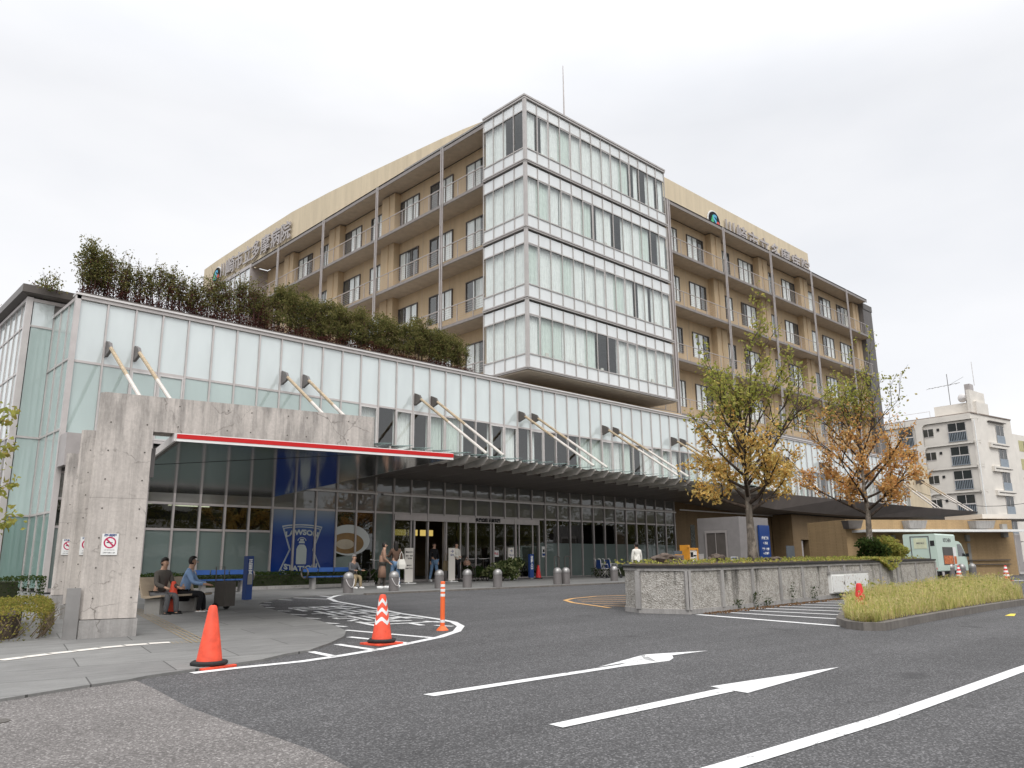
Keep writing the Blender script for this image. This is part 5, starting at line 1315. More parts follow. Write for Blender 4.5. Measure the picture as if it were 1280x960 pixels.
for k in range(7):
    y=31.2+k*1.1; R=empty('roof_shrub',(6.5,y,10.9)); tag(R,'olive shrub in the row running back along the left edge of the roof','shrub','shrubs along the left roof edge')
    lv=MB(); hh=.75-.07*k
    for _ in range(260): leaves(lv,[Vector((rnd.gauss(0,.22),rnd.gauss(0,.3),abs(rnd.gauss(.4,.35))*hh*.9))],.10,rnd)
    lv.build('foliage',M['leaf_roof'],R,local=True)
    st=MB(); 
    for j in range(6): a=Vector((rnd.gauss(0,.15),rnd.gauss(0,.15),0)); st.tube([a,a+Vector((rnd.gauss(0,.1),0,hh))],[.014,.003],4)
    st.build('stems',M['twig_red'],R,local=True)
# ================================================================ SHOP POSTERS in the windows (flat things on the glass)
xl0,xl1=14.30,17.10
PZ=empty('window_poster',((xl0+xl1)/2,FY,.52)); tag(PZ,'blue shop poster with a white milk churn shield across three window bays','poster')
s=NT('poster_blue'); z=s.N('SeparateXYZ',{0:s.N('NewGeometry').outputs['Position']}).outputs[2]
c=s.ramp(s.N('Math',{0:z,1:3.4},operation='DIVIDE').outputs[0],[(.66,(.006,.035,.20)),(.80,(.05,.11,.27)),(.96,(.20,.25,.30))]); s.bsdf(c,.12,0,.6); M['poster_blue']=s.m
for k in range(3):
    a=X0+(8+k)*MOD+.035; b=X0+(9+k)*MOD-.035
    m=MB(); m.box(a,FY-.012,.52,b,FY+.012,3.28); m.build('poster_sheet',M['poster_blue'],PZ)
cx,cz,W_,H_=15.62,1.75,1.06,.98
white=plain('poster_white',(.42,.46,.44),.3,0,.03)
def P3(x,y,o=-.016): return (cx+x,FY+o,cz+y)
def shield(w,h):
    t=[]
    for k in range(9): u=-1+2*k/8; t.append((u*w*.82,h*(.92+.08*(1-u*u))))
    r=[(w*.52,h*.0)]
    bt=[]
    for k in range(9): u=1-2*k/8; bt.append((u*w*.88,-h*(.86+.14*(1-u*u))))
    return t+[(w*.50,0)]+bt+[(-w*.50,0)]
m=MB()
for (w,h,tk) in ((W_,H_,.035),(W_-.09,H_-.09,.022)):
    a=shield(w,h); b=shield(w-tk*1.6,h-tk*1.3)
    for i in range(len(a)): j=(i+1)%len(a); m.face([P3(*a[i]),P3(*a[j]),P3(*b[j]),P3(*b[i])])
# milk churn
bd=[(-.20,-.55),(.20,-.55),(.22,-.5),(.22,.02),(.17,.14),(.10,.20),(-.10,.20),(-.17,.14),(-.22,.02),(-.22,-.5)]
m.face([P3(*p) for p in bd]); m.face([P3(*p) for p in [(-.13,.25),(.13,.25),(.11,.33),(-.11,.33)]]); m.face([P3(*p) for p in [(-.08,.34),(.08,.34),(.08,.42),(-.08,.42)]])
arc=lambda r:[(r*cos(t),.34+r*sin(t)*.75) for t in [pi*k/10 for k in range(11)]]
A_,B_=arc(.19),arc(.155)
for i in range(10): m.face([P3(*A_[i]),P3(*A_[i+1]),P3(*B_[i+1]),P3(*B_[i])])
m.build('emblem',white,PZ)
for txt,zz in (('LAWSON',.66),('STATION',-.73)):
    t=text_mb(txt,.27,0,.012); w_=max(v[0] for v in t.v)-min(v[0] for v in t.v); sc_=1.42/w_
    t.v=[(x*sc_,y,z) for x,y,z in t.v]; t.xform(lambda p:Vector(P3(p.x,p.y+zz-.10*(p.x/.71)**2*(1 if zz>0 else -1),-.018))); t.build('lettering',white,PZ)
CP=empty('window_poster',(18,FY,.52)); tag(CP,'shop window picture of a large white coffee cup right of the blue poster','poster')
m=MB(); a=X0+11*MOD+.035; b=X0+12*MOD-.035; m.box(a,FY+.02,.52,b,FY+.03,3.28); m.build('poster_sheet',plain('coffee_brown',(.045,.028,.018),.3,0,.5,6.),CP)
def ell(m,x,z,rx,rz_,o,n_=40,cl=None,rot=0): 
    P=[(x+rx*cos(t),z+rz_*sin(t)) for t in [2*pi*k/n_ for k in range(n_)]]
    if cl: P=[(min(max(p[0],cl[0]),cl[1]),p[1]) for p in P]
    m.face([(p[0],FY+o,p[1]) for p in P])
cl=(a,X0+13*MOD-.1)
m=MB(); ell(m,a+.62,2.15,1.0,.62,-.014,cl=cl); m.build('cup_picture',plain('cup_white',(.50,.52,.50),.25,0,.03),CP)
m=MB(); ell(m,a+.55,2.02,.78,.42,-.016,cl=cl); m.build('coffee_picture',plain('coffee_tan',(.22,.13,.05),.25,0,.2,3.),CP)
m=MB(); ell(m,a+.45,1.98,.42,.2,-.018,cl=cl); m.build('foam_picture',plain('foam_tan',(.42,.36,.27),.25,0,.15,3.),CP)
m=MB(); m.face([(a,FY-.0145,.52),(b,FY-.0145,.52),(b,FY-.0145,1.55),(a,FY-.0145,1.45)]); m.build('poster_lower',plain('poster_greygreen',(.20,.24,.22),.2),CP)

# entrance things
def board(p,w,h,label,txts,foot=True,cat='sign',name='notice_stand',body='offwhite'):
    R=empty(name,p); tag(R,label,cat)
    m=MB(); m.box(-w/2,-.03,.06,w/2,.03,h); b=m.build('panel',M[body],R,local=True)
    if foot: m=MB(); m.box(-w/2-.06,-.18,0,w/2+.06,.18,.03); m.box(-.03,-.03,.03,.03,.03,.06); m.build('foot',M['white'],R,local=True)
    t=MB()
    for txt,sz,z in txts: q=text_mb(txt,sz,0,.003); q.v=[(x,-.034,y+z) for x,y,_ in q.v]; join(t,q)
    if t.f: t.build('lettering',M['cl_black'] if txts[0][0]!='→' else M['blue'],b,local=True)
    return R
X_=lambda px,Y:float(onY(px,700,Y)[0])
y_=27.0
board((X_(511,y_),y_,gz(19,27)+.03),.40,1.42,'tall white notice stand left of the entrance doorway, beside the woman in jeans',[('面会の方へ',.075,1.25),('発熱・咳の',.07,1.1),('ある方は',.07,1.0),('受付まで',.06,.72),('お申出下さい',.06,.6)])
y_=27.2; board((X_(564.5,y_),y_,gz(22,27)+.03),.34,1.42,'white notice stand right of the entrance doorway with a blue arrow on top',[('→',.22,1.28),('受付',.09,1.12)])
y_=27.6; board((X_(638.5,y_),y_,gz(26,27)+.03),.36,1.45,'white sign board with blue heading behind the spotted shrub',[('→',.2,1.3),('救急入口',.08,1.1)])
def wallsign(p,w,h,label,draw,par=None):
    R=empty('door_notice',p); tag(R,label,'sign'); m=MB(); m.box(-w/2,-.008,-h/2,w/2,0,h/2); b=m.build('panel',M['white'],R,local=True); draw(b); return R
def d1(b): t=text_mb('禁',.14,0,.006); t.v=[(x-.07,-.012,y) for x,y,z in t.v]; q=text_mb('止',.14,0,.006); q.v=[(x+.08,-.012,y) for x,y,z in q.v]; join(t,q); t.build('lettering',M['red'],b,local=True)
wallsign((X_(620,FY-.07),FY-.075,1.62),.34,.30,'small white notice with red characters on the entrance door glass',d1)
def d2(b): 
    m=MB(); m.box(-.06,-.012,-.02,.06,-.009,.12); m.build('emblem',M['cl_black'],b,local=True); m=MB(); m.box(-.10,-.012,-.2,.10,-.009,-.08); m.build('emblem',M['blue'],b,local=True)
wallsign((X_(679.5,FY-.02),FY-.025,1.72),.26,.52,'white notice with dark and blue pictograms on the frosted glass right of the doors',d2)
# hand rails (portal shaped) by the glass
for px,l in ((696,'left tubular steel barrier standing in front of the glass wall'),(709,'right tubular steel barrier standing in front of the glass wall')):
    x=X_(px,26.6); R=empty('steel_barrier',(x,26.6,gz(x,26.6)+.03)); tag(R,l,'barrier'); m=MB(); m.tube([(-.17,0,0),(-.17,0,.98),(-.12,0,1.03),(.12,0,1.03),(.17,0,.98),(.17,0,0)],.022,8); m.tube([(-.17,0,.5),(.17,0,.5)],.014,6); m.build('rail',M['metal_dark'],R,local=True)
# wheelchairs
def wheelchair(p,rz,label):
    R=empty('wheelchair',p,rz); tag(R,label,'wheelchair')
    for s_ in (-1,1):
        m=MB(); n_=24; m.tube([(s_*.28,.0+.29*cos(2*pi*k/n_),.30+.29*sin(2*pi*k/n_)) for k in range(n_+1)],.016,5,cap=False)
        w=m.build('wheel',M['tyre'],R,local=True); m=MB()
        for k in range(8): m.bar((s_*.28,0,.30),(s_*.28,.28*cos(k*pi/4),.30+.28*sin(k*pi/4)),.006)
        m.build('spokes',M['metal_light'],w,local=True)
        m=MB(); m.lathe([(.09,-.015),(.09,.015)],14); m.xform(lambda q:Vector((s_*.24+q.z,-.42+q.x,.09+q.y))); m.build('castor',M['tyre'],R,local=True)
    m=MB()
    for s_ in (-1,1): m.tube([(s_*.23,.32,.92),(s_*.23,.2,.90),(s_*.23,.15,.48),(s_*.23,-.3,.46),(s_*.23,-.42,.2)],.013,6); m.tube([(s_*.23,.15,.68),(s_*.23,-.2,.66),(s_*.23,-.22,.46)],.011,6)
    m.build('frame',M['metal_light'],R,local=True)
    m=MB(); m.box(-.21,-.28,.45,.21,.14,.50); m.build('seat',M['blue'],R,local=True); m=MB(); m.box(-.21,.15,.5,.21,.19,.86); m.build('backrest',M['blue'],R,local=True)
wheelchair((X_(752,25.6),25.6,gz(28,25.6)+.03),radians(70),'blue folding wheelchair standing before the low hedge, left of the other one')
wheelchair((X_(763,25.4),25.4,gz(29,25.4)+.03),radians(75),'blue folding wheelchair nearest the grey bollard')
# bicycles dark by the entrance
def bicycle(p,rz,label,group=None):
    R=empty('bicycle',p,rz); tag(R,label,'bicycle',group)
    for xx in (-.5,.5):
        m=MB(); m.tube([(xx+.31*cos(2*pi*k/24),0,.32+.31*sin(2*pi*k/24)) for k in range(25)],.016,5,cap=False)
        for k in range(6): m.bar((xx,0,.32),(xx+.3*cos(k*pi/3),0,.32+.3*sin(k*pi/3)),.005)
        m.build('wheel',M['tyre'],R,local=True)
    m=MB(); m.tube([(-.5,0,.32),(-.12,0,.30),(.32,0,.62),(-.2,0,.62),(-.12,0,.30)],.015,6); m.tube([(-.5,0,.32),(-.2,0,.62)],.01,6); m.tube([(.5,0,.32),(.32,0,.62),(.28,0,.92)],.014,6); m.build('frame',M['metal_dark'],R,local=True)
    m=MB(); m.tube([(.15,-.25,.98),(.28,-.15,.95),(.28,.15,.95),(.15,.25,.98)],.013,6); m.build('handlebar',M['metal_light'],R,local=True)
    m=MB(); m.prism([(-.32,-.08),(-.08,-.02),(-.08,.02),(-.32,.08)],.84,.89); m.tube([(-.2,0,.62),(-.2,0,.85)],.012,6); m.build('saddle',M['black'],R,local=True)
bicycle((X_(590,27.1),27.1,gz(23,27)+.03),radians(60),'dark bicycle parked by the entrance glazing, left one','bicycles behind the shrub at the entrance')
bicycle((X_(606,27.1),27.1,gz(24,27)+.03),radians(62),'dark bicycle parked by the entrance glazing, right one next to the spotted shrub','bicycles behind the shrub at the entrance')
bicycle((X_(466,27.0),27.0,gz(17,27)+.03),radians(20),'dark bicycle parked behind the person in the tan coat')

# things seen over the planter
yy=20.2; x=X_(862,yy); R=empty('ticket_machine',(x,yy,gz(x,yy)+.03)); tag(R,'amber framed parking ticket machine with black and white notices, seen over the planter','ticket machine')
m=MB(); m.box(-.28,-.2,0,.28,.2,1.30); b=m.build('machine_body',M['offwhite'],R,local=True)
m=MB(); m.box(-.34,-.24,.0,-.281,.24,1.52); m.box(-.281,-.24,1.32,.34,-.18,1.40); m.box(.281,-.24,0,.34,.24,1.32); m.box(-.42,-.24,1.42,-.34,-.2,1.52); m.box(-.281,-.24,.62,.281,-.205,.72); m.build('amber_frame',M['amber'],R,local=True)
m=MB(); m.box(-.20,-.215,1.02,-.02,-.201,1.22); m.box(.05,-.215,.80,.2,-.201,.95); m.box(-.22,-.215,.76,-.05,-.201,.92); m.box(.02,-.215,1.05,.22,-.201,1.1); m.build('notice',M['cl_black'],b,local=True)
x=X_(848,yy); R=empty('information_board',(x,yy,gz(x,yy)+.03)); tag(R,'grey blue information board beside the amber ticket machine','sign'); m=MB(); m.box(-.28,-.02,.75,.28,.02,1.28); m.build('panel',M['screen_grey'],R,local=True); m=MB(); m.box(-.03,-.02,0,.03,.02,.75); m.box(-.29,-.025,1.1,.29,-.021,1.13); m.build('frame',M['amber'],R,local=True)
x=X_(871,yy+.3); R=empty('vending_locker',(x+.1,yy+.3,gz(x,yy)+.03)); tag(R,'plain grey metal locker right of the amber ticket machine','locker'); m=MB(); m.box(-.2,-.18,0,.2,.18,1.15); b=m.build('locker_body',M['grey_plastic'],R,local=True); m=MB(); m.box(-.16,-.19,.08,.16,-.181,1.08); m.build('door',M['metal'],b,local=True)
# tall blue directory sign in front of the pier
yd=21.9; x0_,x1_=X_(951,yd),X_(963.5,yd); xm=(x0_+x1_)/2; R=empty('directory_sign',(xm,yd,gz(xm,yd))); tag(R,'tall dark blue directory sign with white writing on the pier behind the golden tree','sign')
w=(x1_-x0_); m=MB(); m.box(-w/2,-.05,.15,w/2,.05,2.62); b=m.build('sign_body',M['blue'],R,local=True); t=MB()
for tx,sz,z in (('総合案内',.17,1.95),('↑ 外来',.15,1.68),('救急・夜間',.14,1.38),('→ 駐車場',.14,1.16),('病棟',.14,.86),('P',.2,.5)): q=text_mb(tx,sz,0,.006); q.v=[(a_*1.0,-.055,c_+z) for a_,c_,_ in q.v]; join(t,q)
t.build('lettering',M['white'],b,local=True)
y_=22.6; R=empty('wall_sign',(36.6,22.35,1.25)); tag(R,'small white sign with blue bar on the dark side of the grey pier','sign'); m=MB(); m.box(-.01,-.2,-.15,.0,.2,.15); b=m.build('panel',M['white'],R,local=True); m=MB(); m.box(-.014,-.17,0.02,-.0105,.17,.11); m.build('emblem',M['blue'],b,local=True)
x=X_(989,20.5); R=empty('display_board',(x,20.5,gz(x,20.5))); tag(R,'blank grey rectangular board standing right of the tall blue directory sign','board'); m=MB(); m.box(-.38,-.03,.95,.38,.03,1.55); m.build('panel',M['screen_grey'],R,local=True); m=MB(); m.box(-.3,-.02,0,-.26,.02,.95); m.box(.26,-.02,0,.3,.02,.95); m.build('leg',M['metal_dark'],R,local=True)
# parked scooters/cart shapes (dark blue) right of the board
bicycle((X_(996,20.3),20.3,gz(30,20)+.03),radians(30),'dark blue bicycle parked behind the grey display board')

# ================================================================ MINT VAN
vx0=40.3; vy0,vy1=13.9,15.38; vz=gz(41.5,14.5)
vbx=float(onY(1195.5,690,vy0)[0]); vfx=float(onY(1210,700,vy0)[0])
print('VAN',vx0,vbx,vfx)
V_=empty('food_van',(vx0,14.6,vz)); tag(V_,'small mint green box food van parked in front of the brown annex','van')
ht=2.06
m=MB(); bx0,bx1=vx0,vbx; c=.05
prof=[(vy0+c,vz+.32),(vy1-c,vz+.32),(vy1,vz+.36),(vy1,vz+ht-.06),(vy1-c,vz+ht),(vy0+c,vz+ht),(vy0,vz+ht-.06),(vy0,vz+.36)]
m.idx([(bx0,)+p for p in prof]+[(bx1,)+p for p in prof],[tuple(range(8)),tuple(range(8,16))[::-1]]+[(i,i+8,(i+1)%8+8,(i+1)%8) for i in range(8)]); vb=m.build('van_box',M['mint'],V_)
m=MB(); L=vfx-vbx
pf=[(vbx+.005,vz+.32),(vfx-.02,vz+.34),(vfx,vz+.75),(vfx-.05,vz+.98),(vbx+L*.60,vz+1.62),(vbx+L*.35,vz+1.74),(vbx+.005,vz+1.76)]
m.idx([(a,vy0+.03,b) for a,b in pf]+[(a,vy1-.03,b) for a,b in pf],[tuple(range(7)),tuple(range(7,14))[::-1]]+[(i,i+7,(i+1)%7+7,(i+1)%7) for i in range(7)]); cbm=m.build('cab',M['mint'],V_)
m=MB(); m.face([(vbx+L*.18,vy0+.026,vz+1.02),(vfx-.16,vy0+.026,vz+1.02),(vbx+L*.62,vy0+.026,vz+1.5),(vbx+L*.45,vy0+.026,vz+1.6),(vbx+L*.18,vy0+.026,vz+1.6)]); m.build('side_window',M['dark_glass'],cbm)
m=MB(); m.face([(vfx-.04,vy0+.1,vz+1.0),(vfx-.04,vy1-.1,vz+1.0),(vbx+L*.63,vy1-.12,vz+1.60),(vbx+L*.63,vy0+.12,vz+1.60)]); m.xform(lambda p:p+Vector((.012,0,.01))); m.build('windscreen',M['dark_glass'],cbm)
m=MB(); m.box(vfx-.2,vy0-.12,vz+1.0,vfx-.12,vy0+.02,vz+1.16); m.build('wing_mirror',M['black'],cbm)
for wx in (vx0+.62,vfx-.45):
    for yv in (vy0+.06,vy1-.2):
        m=MB(); m.lathe([(.17,-.005),(.27,.0),(.275,.02),(.275,.12),(.27,.14)],22); m.xform(lambda q:Vector((wx+q.x,yv+q.z,vz+.275+q.y))); w=m.build('wheel',M['tyre'],V_)
        m=MB(); m.lathe([(.02,-.015),(.16,-.01),(.165,.01)],18); m.xform(lambda q:Vector((wx+q.x,yv+q.z,vz+.275+q.y))); m.build('rim',M['metal_light'],w)
m=MB(); m.box(vx0+.05,vy0+.1,vz+.18,vfx-.1,vy1-.1,vz+.318); m.box(vx0-.04,vy0+.05,vz+.25,vx0-.003,vy1-.05,vz+.36); m.build('chassis',M['black'],V_)
for yv in (vy0+.08,vy1-.24): m=MB(); m.box(vx0-.02,yv,vz+.42,vx0-.003,yv+.16,vz+.50); m.build('tail_light',M['red'],V_)
# rear door with frame and cream notice
dy0,dy1=vy0+.34,vy0+1.12
m=MB(); 
for a in ((dy0-.04,dy0),(dy1,dy1+.04)): m.box(vx0-.016,a[0],vz+.5,vx0-.003,a[1],vz+1.96)
m.box(vx0-.016,dy0,vz+1.92,vx0-.003,dy1,vz+1.96); dr=m.build('rear_door_frame',M['cl_grey'],V_)
m=MB(); m.box(vx0-.012,dy0+.08,vz+1.38,vx0-.003,dy1-.12,vz+1.86); m.build('menu_notice',plain('cream_paper',(.62,.64,.45),.7),V_)
t=text_mb('MENU',.12,0,.002); place(t,(vx0-.014,(dy0+dy1)/2-.02,vz+1.63),(0,-1,0),(0,0,1)); t.build('lettering',M['cl_grey'],V_)
m=MB(); m.box(vx0-.012,vy0+.08,vz+1.5,vx0-.003,vy0+.27,vz+1.74); m.build('rear_vent',M['black'],V_)
m=MB(); m.box(vx0+.7,vy0-.012,vz+.62,vbx-.5,vy0-.003,vz+1.45); m.build('serving_window',M['inside'],V_)
m=MB(); m.box(vbx-.48,vy0-.012,vz+.6,vbx-.08,vy0-.003,vz+1.45); m.build('poster',M['white'],V_)
fd_=plain('food_picture',(.50,.14,.04),.5,0,.6,9.); m=MB(); m.box(vbx-.45,vy0-.018,vz+.66,vbx-.12,vy0-.013,vz+1.02); m.box(vx0+.75,vy0-.018,vz+.66,vbx-.6,vy0-.013,vz+1.05); m.build('food_picture',fd_,V_)
t=text_mb('KITCHEN',.24,0,.006); place(t,((vx0+vbx)/2+.15,vy0-.006,vz+1.76),(1,0,0),(0,0,1)); t.build('lettering',M['cl_grey'],V_)

# ================================================================ ANNEX
zA=3.22
aL=atZ(1056,650,3.2)[:2]; aR=atZ(1264,650.5,3.2)[:2]; aL=Vector((float(aL[0]),float(aL[1]))); aR=Vector((float(aR[0]),float(aR[1])))
ad=(aR-aL).normalized(); an=Vector((ad.y,-ad.x));  # towards camera?
if an.dot(Vector((-1,-1)))<0: an=-an
LA=(aR-aL).length
A_=empty('brown_annex',(aL.x,aL.y,gz(aL.x,aL.y))); tag(A_,'low brown tiled annex wall block with a thin white ledge behind the van','building')
def ap(s_,o,z): p=aL+ad*s_+an*o; return (p.x,p.y,z)
def abox(m,s0,o0,z0,s1,o1,z1):
    v=[ap(s_,o,z) for z in (z0,z1) for s_,o in ((s0,o0),(s1,o0),(s1,o1),(s0,o1))]; return m.idx(v,[(3,2,1,0),(4,5,6,7),(0,1,5,4),(1,2,6,5),(2,3,7,6),(3,0,4,7)])
m=MB(); abox(m,0,-3.5,.1,LA,0,zA); aw=m.build('wall',M['brown_tile'],A_)
zl=2.60
m=MB(); abox(m,.35,.005,zl-.05,LA-.4,1.3,zl+.07); m.build('ledge',M['white'],A_)
def sA(px):
    d=ray(px,690); # intersect vertical plane
    den=d[0]*ad.y-d[1]*ad.x; t=(aL.x*ad.y-aL.y*ad.x)/den; q=Vector((d[0]*t,d[1]*t)); return (q-aL).dot(ad)
for i,(p0,p1) in enumerate(((1055,1074),(1131,1154),(1214,1239))):
    m=MB(); s0,s1=sA(p0),sA(p1); v=[ap(s0+.1,.01,2.74),ap(s1-.1,.01,2.74),ap(s1-.1,.5,2.74),ap(s0+.1,.5,2.74),ap(s0,.01,3.16),ap(s1,.01,3.16),ap(s1,.6,3.16),ap(s0,.6,3.16)]
    m.idx(v,[(3,2,1,0),(4,5,6,7),(0,1,5,4),(1,2,6,5),(2,3,7,6),(3,0,4,7)]); b=m.build('vent_hood',M['concrete2'] if i else M['metal_dark'],A_)
for z in (1.12,.90): m=MB(); m.bar(ap(sA(1207),.1,z),ap(LA-.5,.1,z),.05); m.build('handrail',M['metal_dark'],A_)
for px in (1117,1210): m=MB(); s_=sA(px); abox(m,s_-.1,.003,2.1,s_+.1,.16,2.42); m.build('wall_lamp',M['grey_plastic'],A_)
m=MB(); s_=sA(1212); abox(m,s_-.09,.003,.5,s_+.09,.02,2.0); s_=sA(1258); abox(m,s_-.2,.003,2.3,s_+.1,.2,3.0); m.build('pipe_cover',M['grey_plastic'],A_)
m=MB(); abox(m,LA-1.6,-.2,3.30,LA+6,-3,3.55); wr=m.build('walkway_roof',M['offwhite']); 
wr.name='walkway_roof'; tag(wr,'long pale flat walkway roof running right from the tip of the canopy above the annex','roof')
v0=wr.data
# trash cans behind the annex right edge -> grey service duct
R=empty('service_cabinet',(ap(LA+1.0,-1.5,0)[0],ap(LA+1.0,-1.5,0)[1],.35)); tag(R,'tall grey metal service cabinet behind the right end of the annex','cabinet'); m=MB(); m.box(-.5,-.5,0,.5,.5,2.2); b=m.build('cabinet_body',M['metal_light'],R,local=True); m=MB(); m.box(-.42,-.515,.15,.42,-.501,2.1); m.build('door',M['metal'],b,local=True)

# ================================================================ APARTMENTS
def apt_plane(P0,d):
    n_=Vector((d[1],-d[0]))
    def f(px,py):
        r=ray(px,py); t=(P0[0]*n_.x+P0[1]*n_.y)/(r[0]*n_.x+r[1]*n_.y); p=O+r*t
        return ((Vector((p[0],p[1]))-Vector(P0)).dot(Vector(d)),float(p[2]))
    return f
P0=(105.4,30.62)
a_l=radians(90-4.5); a_r=radians(-9)
dL=(cos(a_l),sin(a_l)); dR=(cos(a_r),sin(a_r))
fL=apt_plane(P0,dL); fR=apt_plane(P0,dR)
AP=empty('apartment_block',(P0[0],P0[1],.9)); tag(AP,'cream concrete apartment block with rounded recessed panels and rooftop aerials on the right','building')
zT=fL(1228,514)[1]; sE=fL(1100,535)[0]; sR=fR(1262,522)[0]
print('APT',zT,sE,sR)
def on(d,s_,o,z):
    n_=Vector((d[1],-d[0])); 
    if n_.dot(Vector((-P0[0],-P0[1])))<0: n_=-n_
    return (P0[0]+d[0]*s_+n_.x*o,P0[1]+d[1]*s_+n_.y*o,z)
def fbox(m,d,s0,o0,z0,s1,o1,z1):
    v=[on(d,s_,o,z) for z in (z0,z1) for s_,o in ((s0,o0),(s1,o0),(s1,o1),(s0,o1))]; return m.idx(v,[(3,2,1,0),(4,5,6,7),(0,1,5,4),(1,2,6,5),(2,3,7,6),(3,0,4,7)])
SL_=sE+14
m=MB(); q0=P0; q1=on(dL,SL_,0,0)[:2]; q3=on(dR,sR,0,0)[:2]; q2=(q1[0]+dR[0]*sR,q1[1]+dR[1]*sR)
m.prism([q0,q3,q2,q1],.3,zT); W=m.build('wall',M['offwhite'],AP)
m=MB(); fbox(m,dL,-.1,-.3,zT,SL_,.12,zT+.12); fbox(m,dR,-.1,-.3,zT+.001,sR,.12,zT+.121); m.build('coping',plain('brown_coping',(.25,.20,.17),.7),W)
# floor levels from the photo
C5=lambda x,y:(1120+x/6.857,480+y/6.857)
fh=fL(*C5(470,495))[1]-fL(*C5(480,700))[1]
print('FH',fh)
tl=fL(*C5(440,345)); bl=fL(*C5(450,497)); tr=fL(*C5(590,345))
cols=[('big',fL(*C5(440,370))[0],fL(*C5(597,350))[0]),('small',fL(*C5(230,400))[0],fL(*C5(317,400))[0]),('big',fL(*C5(20,440))[0],fL(*C5(150,430))[0])]
zs0=bl[1]; zw=tl[1]
panels=[(fL(*C5(722,400))[0],fL(*C5(235,420))[0]),(fL(*C5(178,450))[0],fL(*C5(178,450))[0]+ (fL(*C5(235,420))[0]-fL(*C5(722,400))[0]))]
def rounded(m,d,s0,s1,z0,z1,o,r=.45,n_=5):
    P=[]; 
    for cx0,cz0,t0 in ((s0+r,z1-r,pi),(s1-r,z1-r,pi/2)):
        for k in range(n_+1): t=t0-(pi/2)*k/n_; P.append((cx0+r*cos(t),cz0+r*sin(t)))
    P+=[(s1,z0),(s0,z0)]
    m.face([on(d,a,o,b) for a,b in P])
    return P
for k in range(6):
    dz=-k*fh
    for s0,s1 in panels:
        s0,s1=min(s0,s1),max(s0,s1)
        # raised rounded frame round each bay (the bay reads as recessed)
        m=MB(); z0,z1=zs0-.25+dz,zw+.28+dz; r=.5; pts=[]
        for cx0,cz0,t0 in ((s0+r,z1-r,pi),(s1-r,z1-r,pi/2)):
            for q in range(6): t=t0-(pi/2)*q/5; pts.append((cx0+r*cos(t),cz0+r*sin(t)))
        pts=[(s0,z0)]+pts+[(s1,z0)]
        for (a,b),(c,e) in zip(pts,pts[1:]):
            m.idx([on(dL,a,.001,b),on(dL,c,.001,e),on(dL,c,.22,e),on(dL,a,.22,b)],[(0,1,2,3)])
            # outer apron
        m.idx([on(dL,s0,.001,z0),on(dL,s1,.001,z0),on(dL,s1,.22,z0),on(dL,s0,.22,z0)],[(0,1,2,3)])
        m.build('bay_reveal',M['offwhite'],W)
    zlo,zhi=zs0-.25+dz,zw+.28+dz
    # raised facade bands between the bays
    m=MB(); fbox(m,dL,0,.001,zhi,SL_,.22,zlo+fh if k else zT-.001)
    edges_=sorted([min(p) for p in panels]+[max(p) for p in panels]); prev=0
    segs=[(0,edges_[0]),(edges_[1],edges_[2]),(edges_[3],edges_[3]+.6)]
    for a,b in segs:
        if b>a: fbox(m,dL,a,.001,zlo,b,.22,zhi)
    for s0,s1 in panels:
        s0,s1=min(s0,s1),max(s0,s1)
        for c0,sg in ((s0,1),(s1,-1)):
            P=[(c0,zhi)]+[(c0+sg*(.5-.5*sin(t)),zhi-.5+.5*cos(t)) for t in [pi/2*q/5 for q in range(6)]]
            m.face([on(dL,a,.218,b) for a,b in P])
    m.build('facade_band',M['offwhite'],W)
    for kind,s0,s1 in cols:
        s0,s1=min(s0,s1),max(s0,s1)
        m=MB()
        if kind=='big':
            fbox(m,dL,s0,.005,zs0+dz,s1,.03,zw+dz); m.k=1; mid=(s0+s1)/2
            for a in (s0,mid-.03,s1-.06): fbox(m,dL,a,.031,zs0+dz,a+.06,.07,zw+dz)
            fbox(m,dL,s0,.071,zs0+(zw-zs0)*.48+dz,s1,.12,zs0+(zw-zs0)*.54+dz); wn=m.build('window',[M['dark_glass'],M['metal_light']],W)
            m=MB(); 
            nb=11
            for q in range(nb): a=s0+(s1-s0)*q/nb; fbox(m,dL,a+.02,.10,zs0+dz,a+(s1-s0)/nb-.10,.12,zs0+(zw-zs0)*.47+dz)
            fbox(m,dL,s0,.09,zs0-.05+dz,s1,.13,zs0+.03+dz); m.build('balcony_rail',plain('rail_bluegrey',(.25,.29,.33),.5) if 'rail_bluegrey' not in bpy.data.materials else bpy.data.materials['rail_bluegrey'],wn)
        else:
            zc=zw-.35; fbox(m,dL,s0,.005,zc-.95+dz,s1,.03,zc+dz); m.k=1; mid=(s0+s1)/2; fbox(m,dL,mid-.03,.031,zc-.95+dz,mid+.03,.06,zc+dz); fbox(m,dL,s0-.05,.031,zc-1.0+dz,s1+.05,.06,zc-.95+dz); m.build('window',[M['dark_glass'],M['metal_light']],W)
            m=MB(); sv=min(s0,s1)-.75; fbox(m,dL,sv,.005,zc-.35+dz,sv+.28,.1,zc-.05+dz); m.build('vent',M['black'],W)
    # right face
    s0,s1=fR(*C5(845,350))[0],fR(*C5(912,360))[0]; m=MB(); fbox(m,dR,s0,.005,zs0-.1+dz,s1,.03,zw-.0+dz); m.k=1
    for a in (s0,(s0+s1)/2,s1-.05): fbox(m,dR,a,.031,zs0-.1+dz,a+.05,.06,zw+dz)
    m.k=2; fbox(m,dR,s0,.07,zs0-.1+dz,s1,.10,zs0+(zw-zs0)*.42+dz); m.build('window',[M['dark_glass'],M['metal_light'],bpy.data.materials['rail_bluegrey']],W)
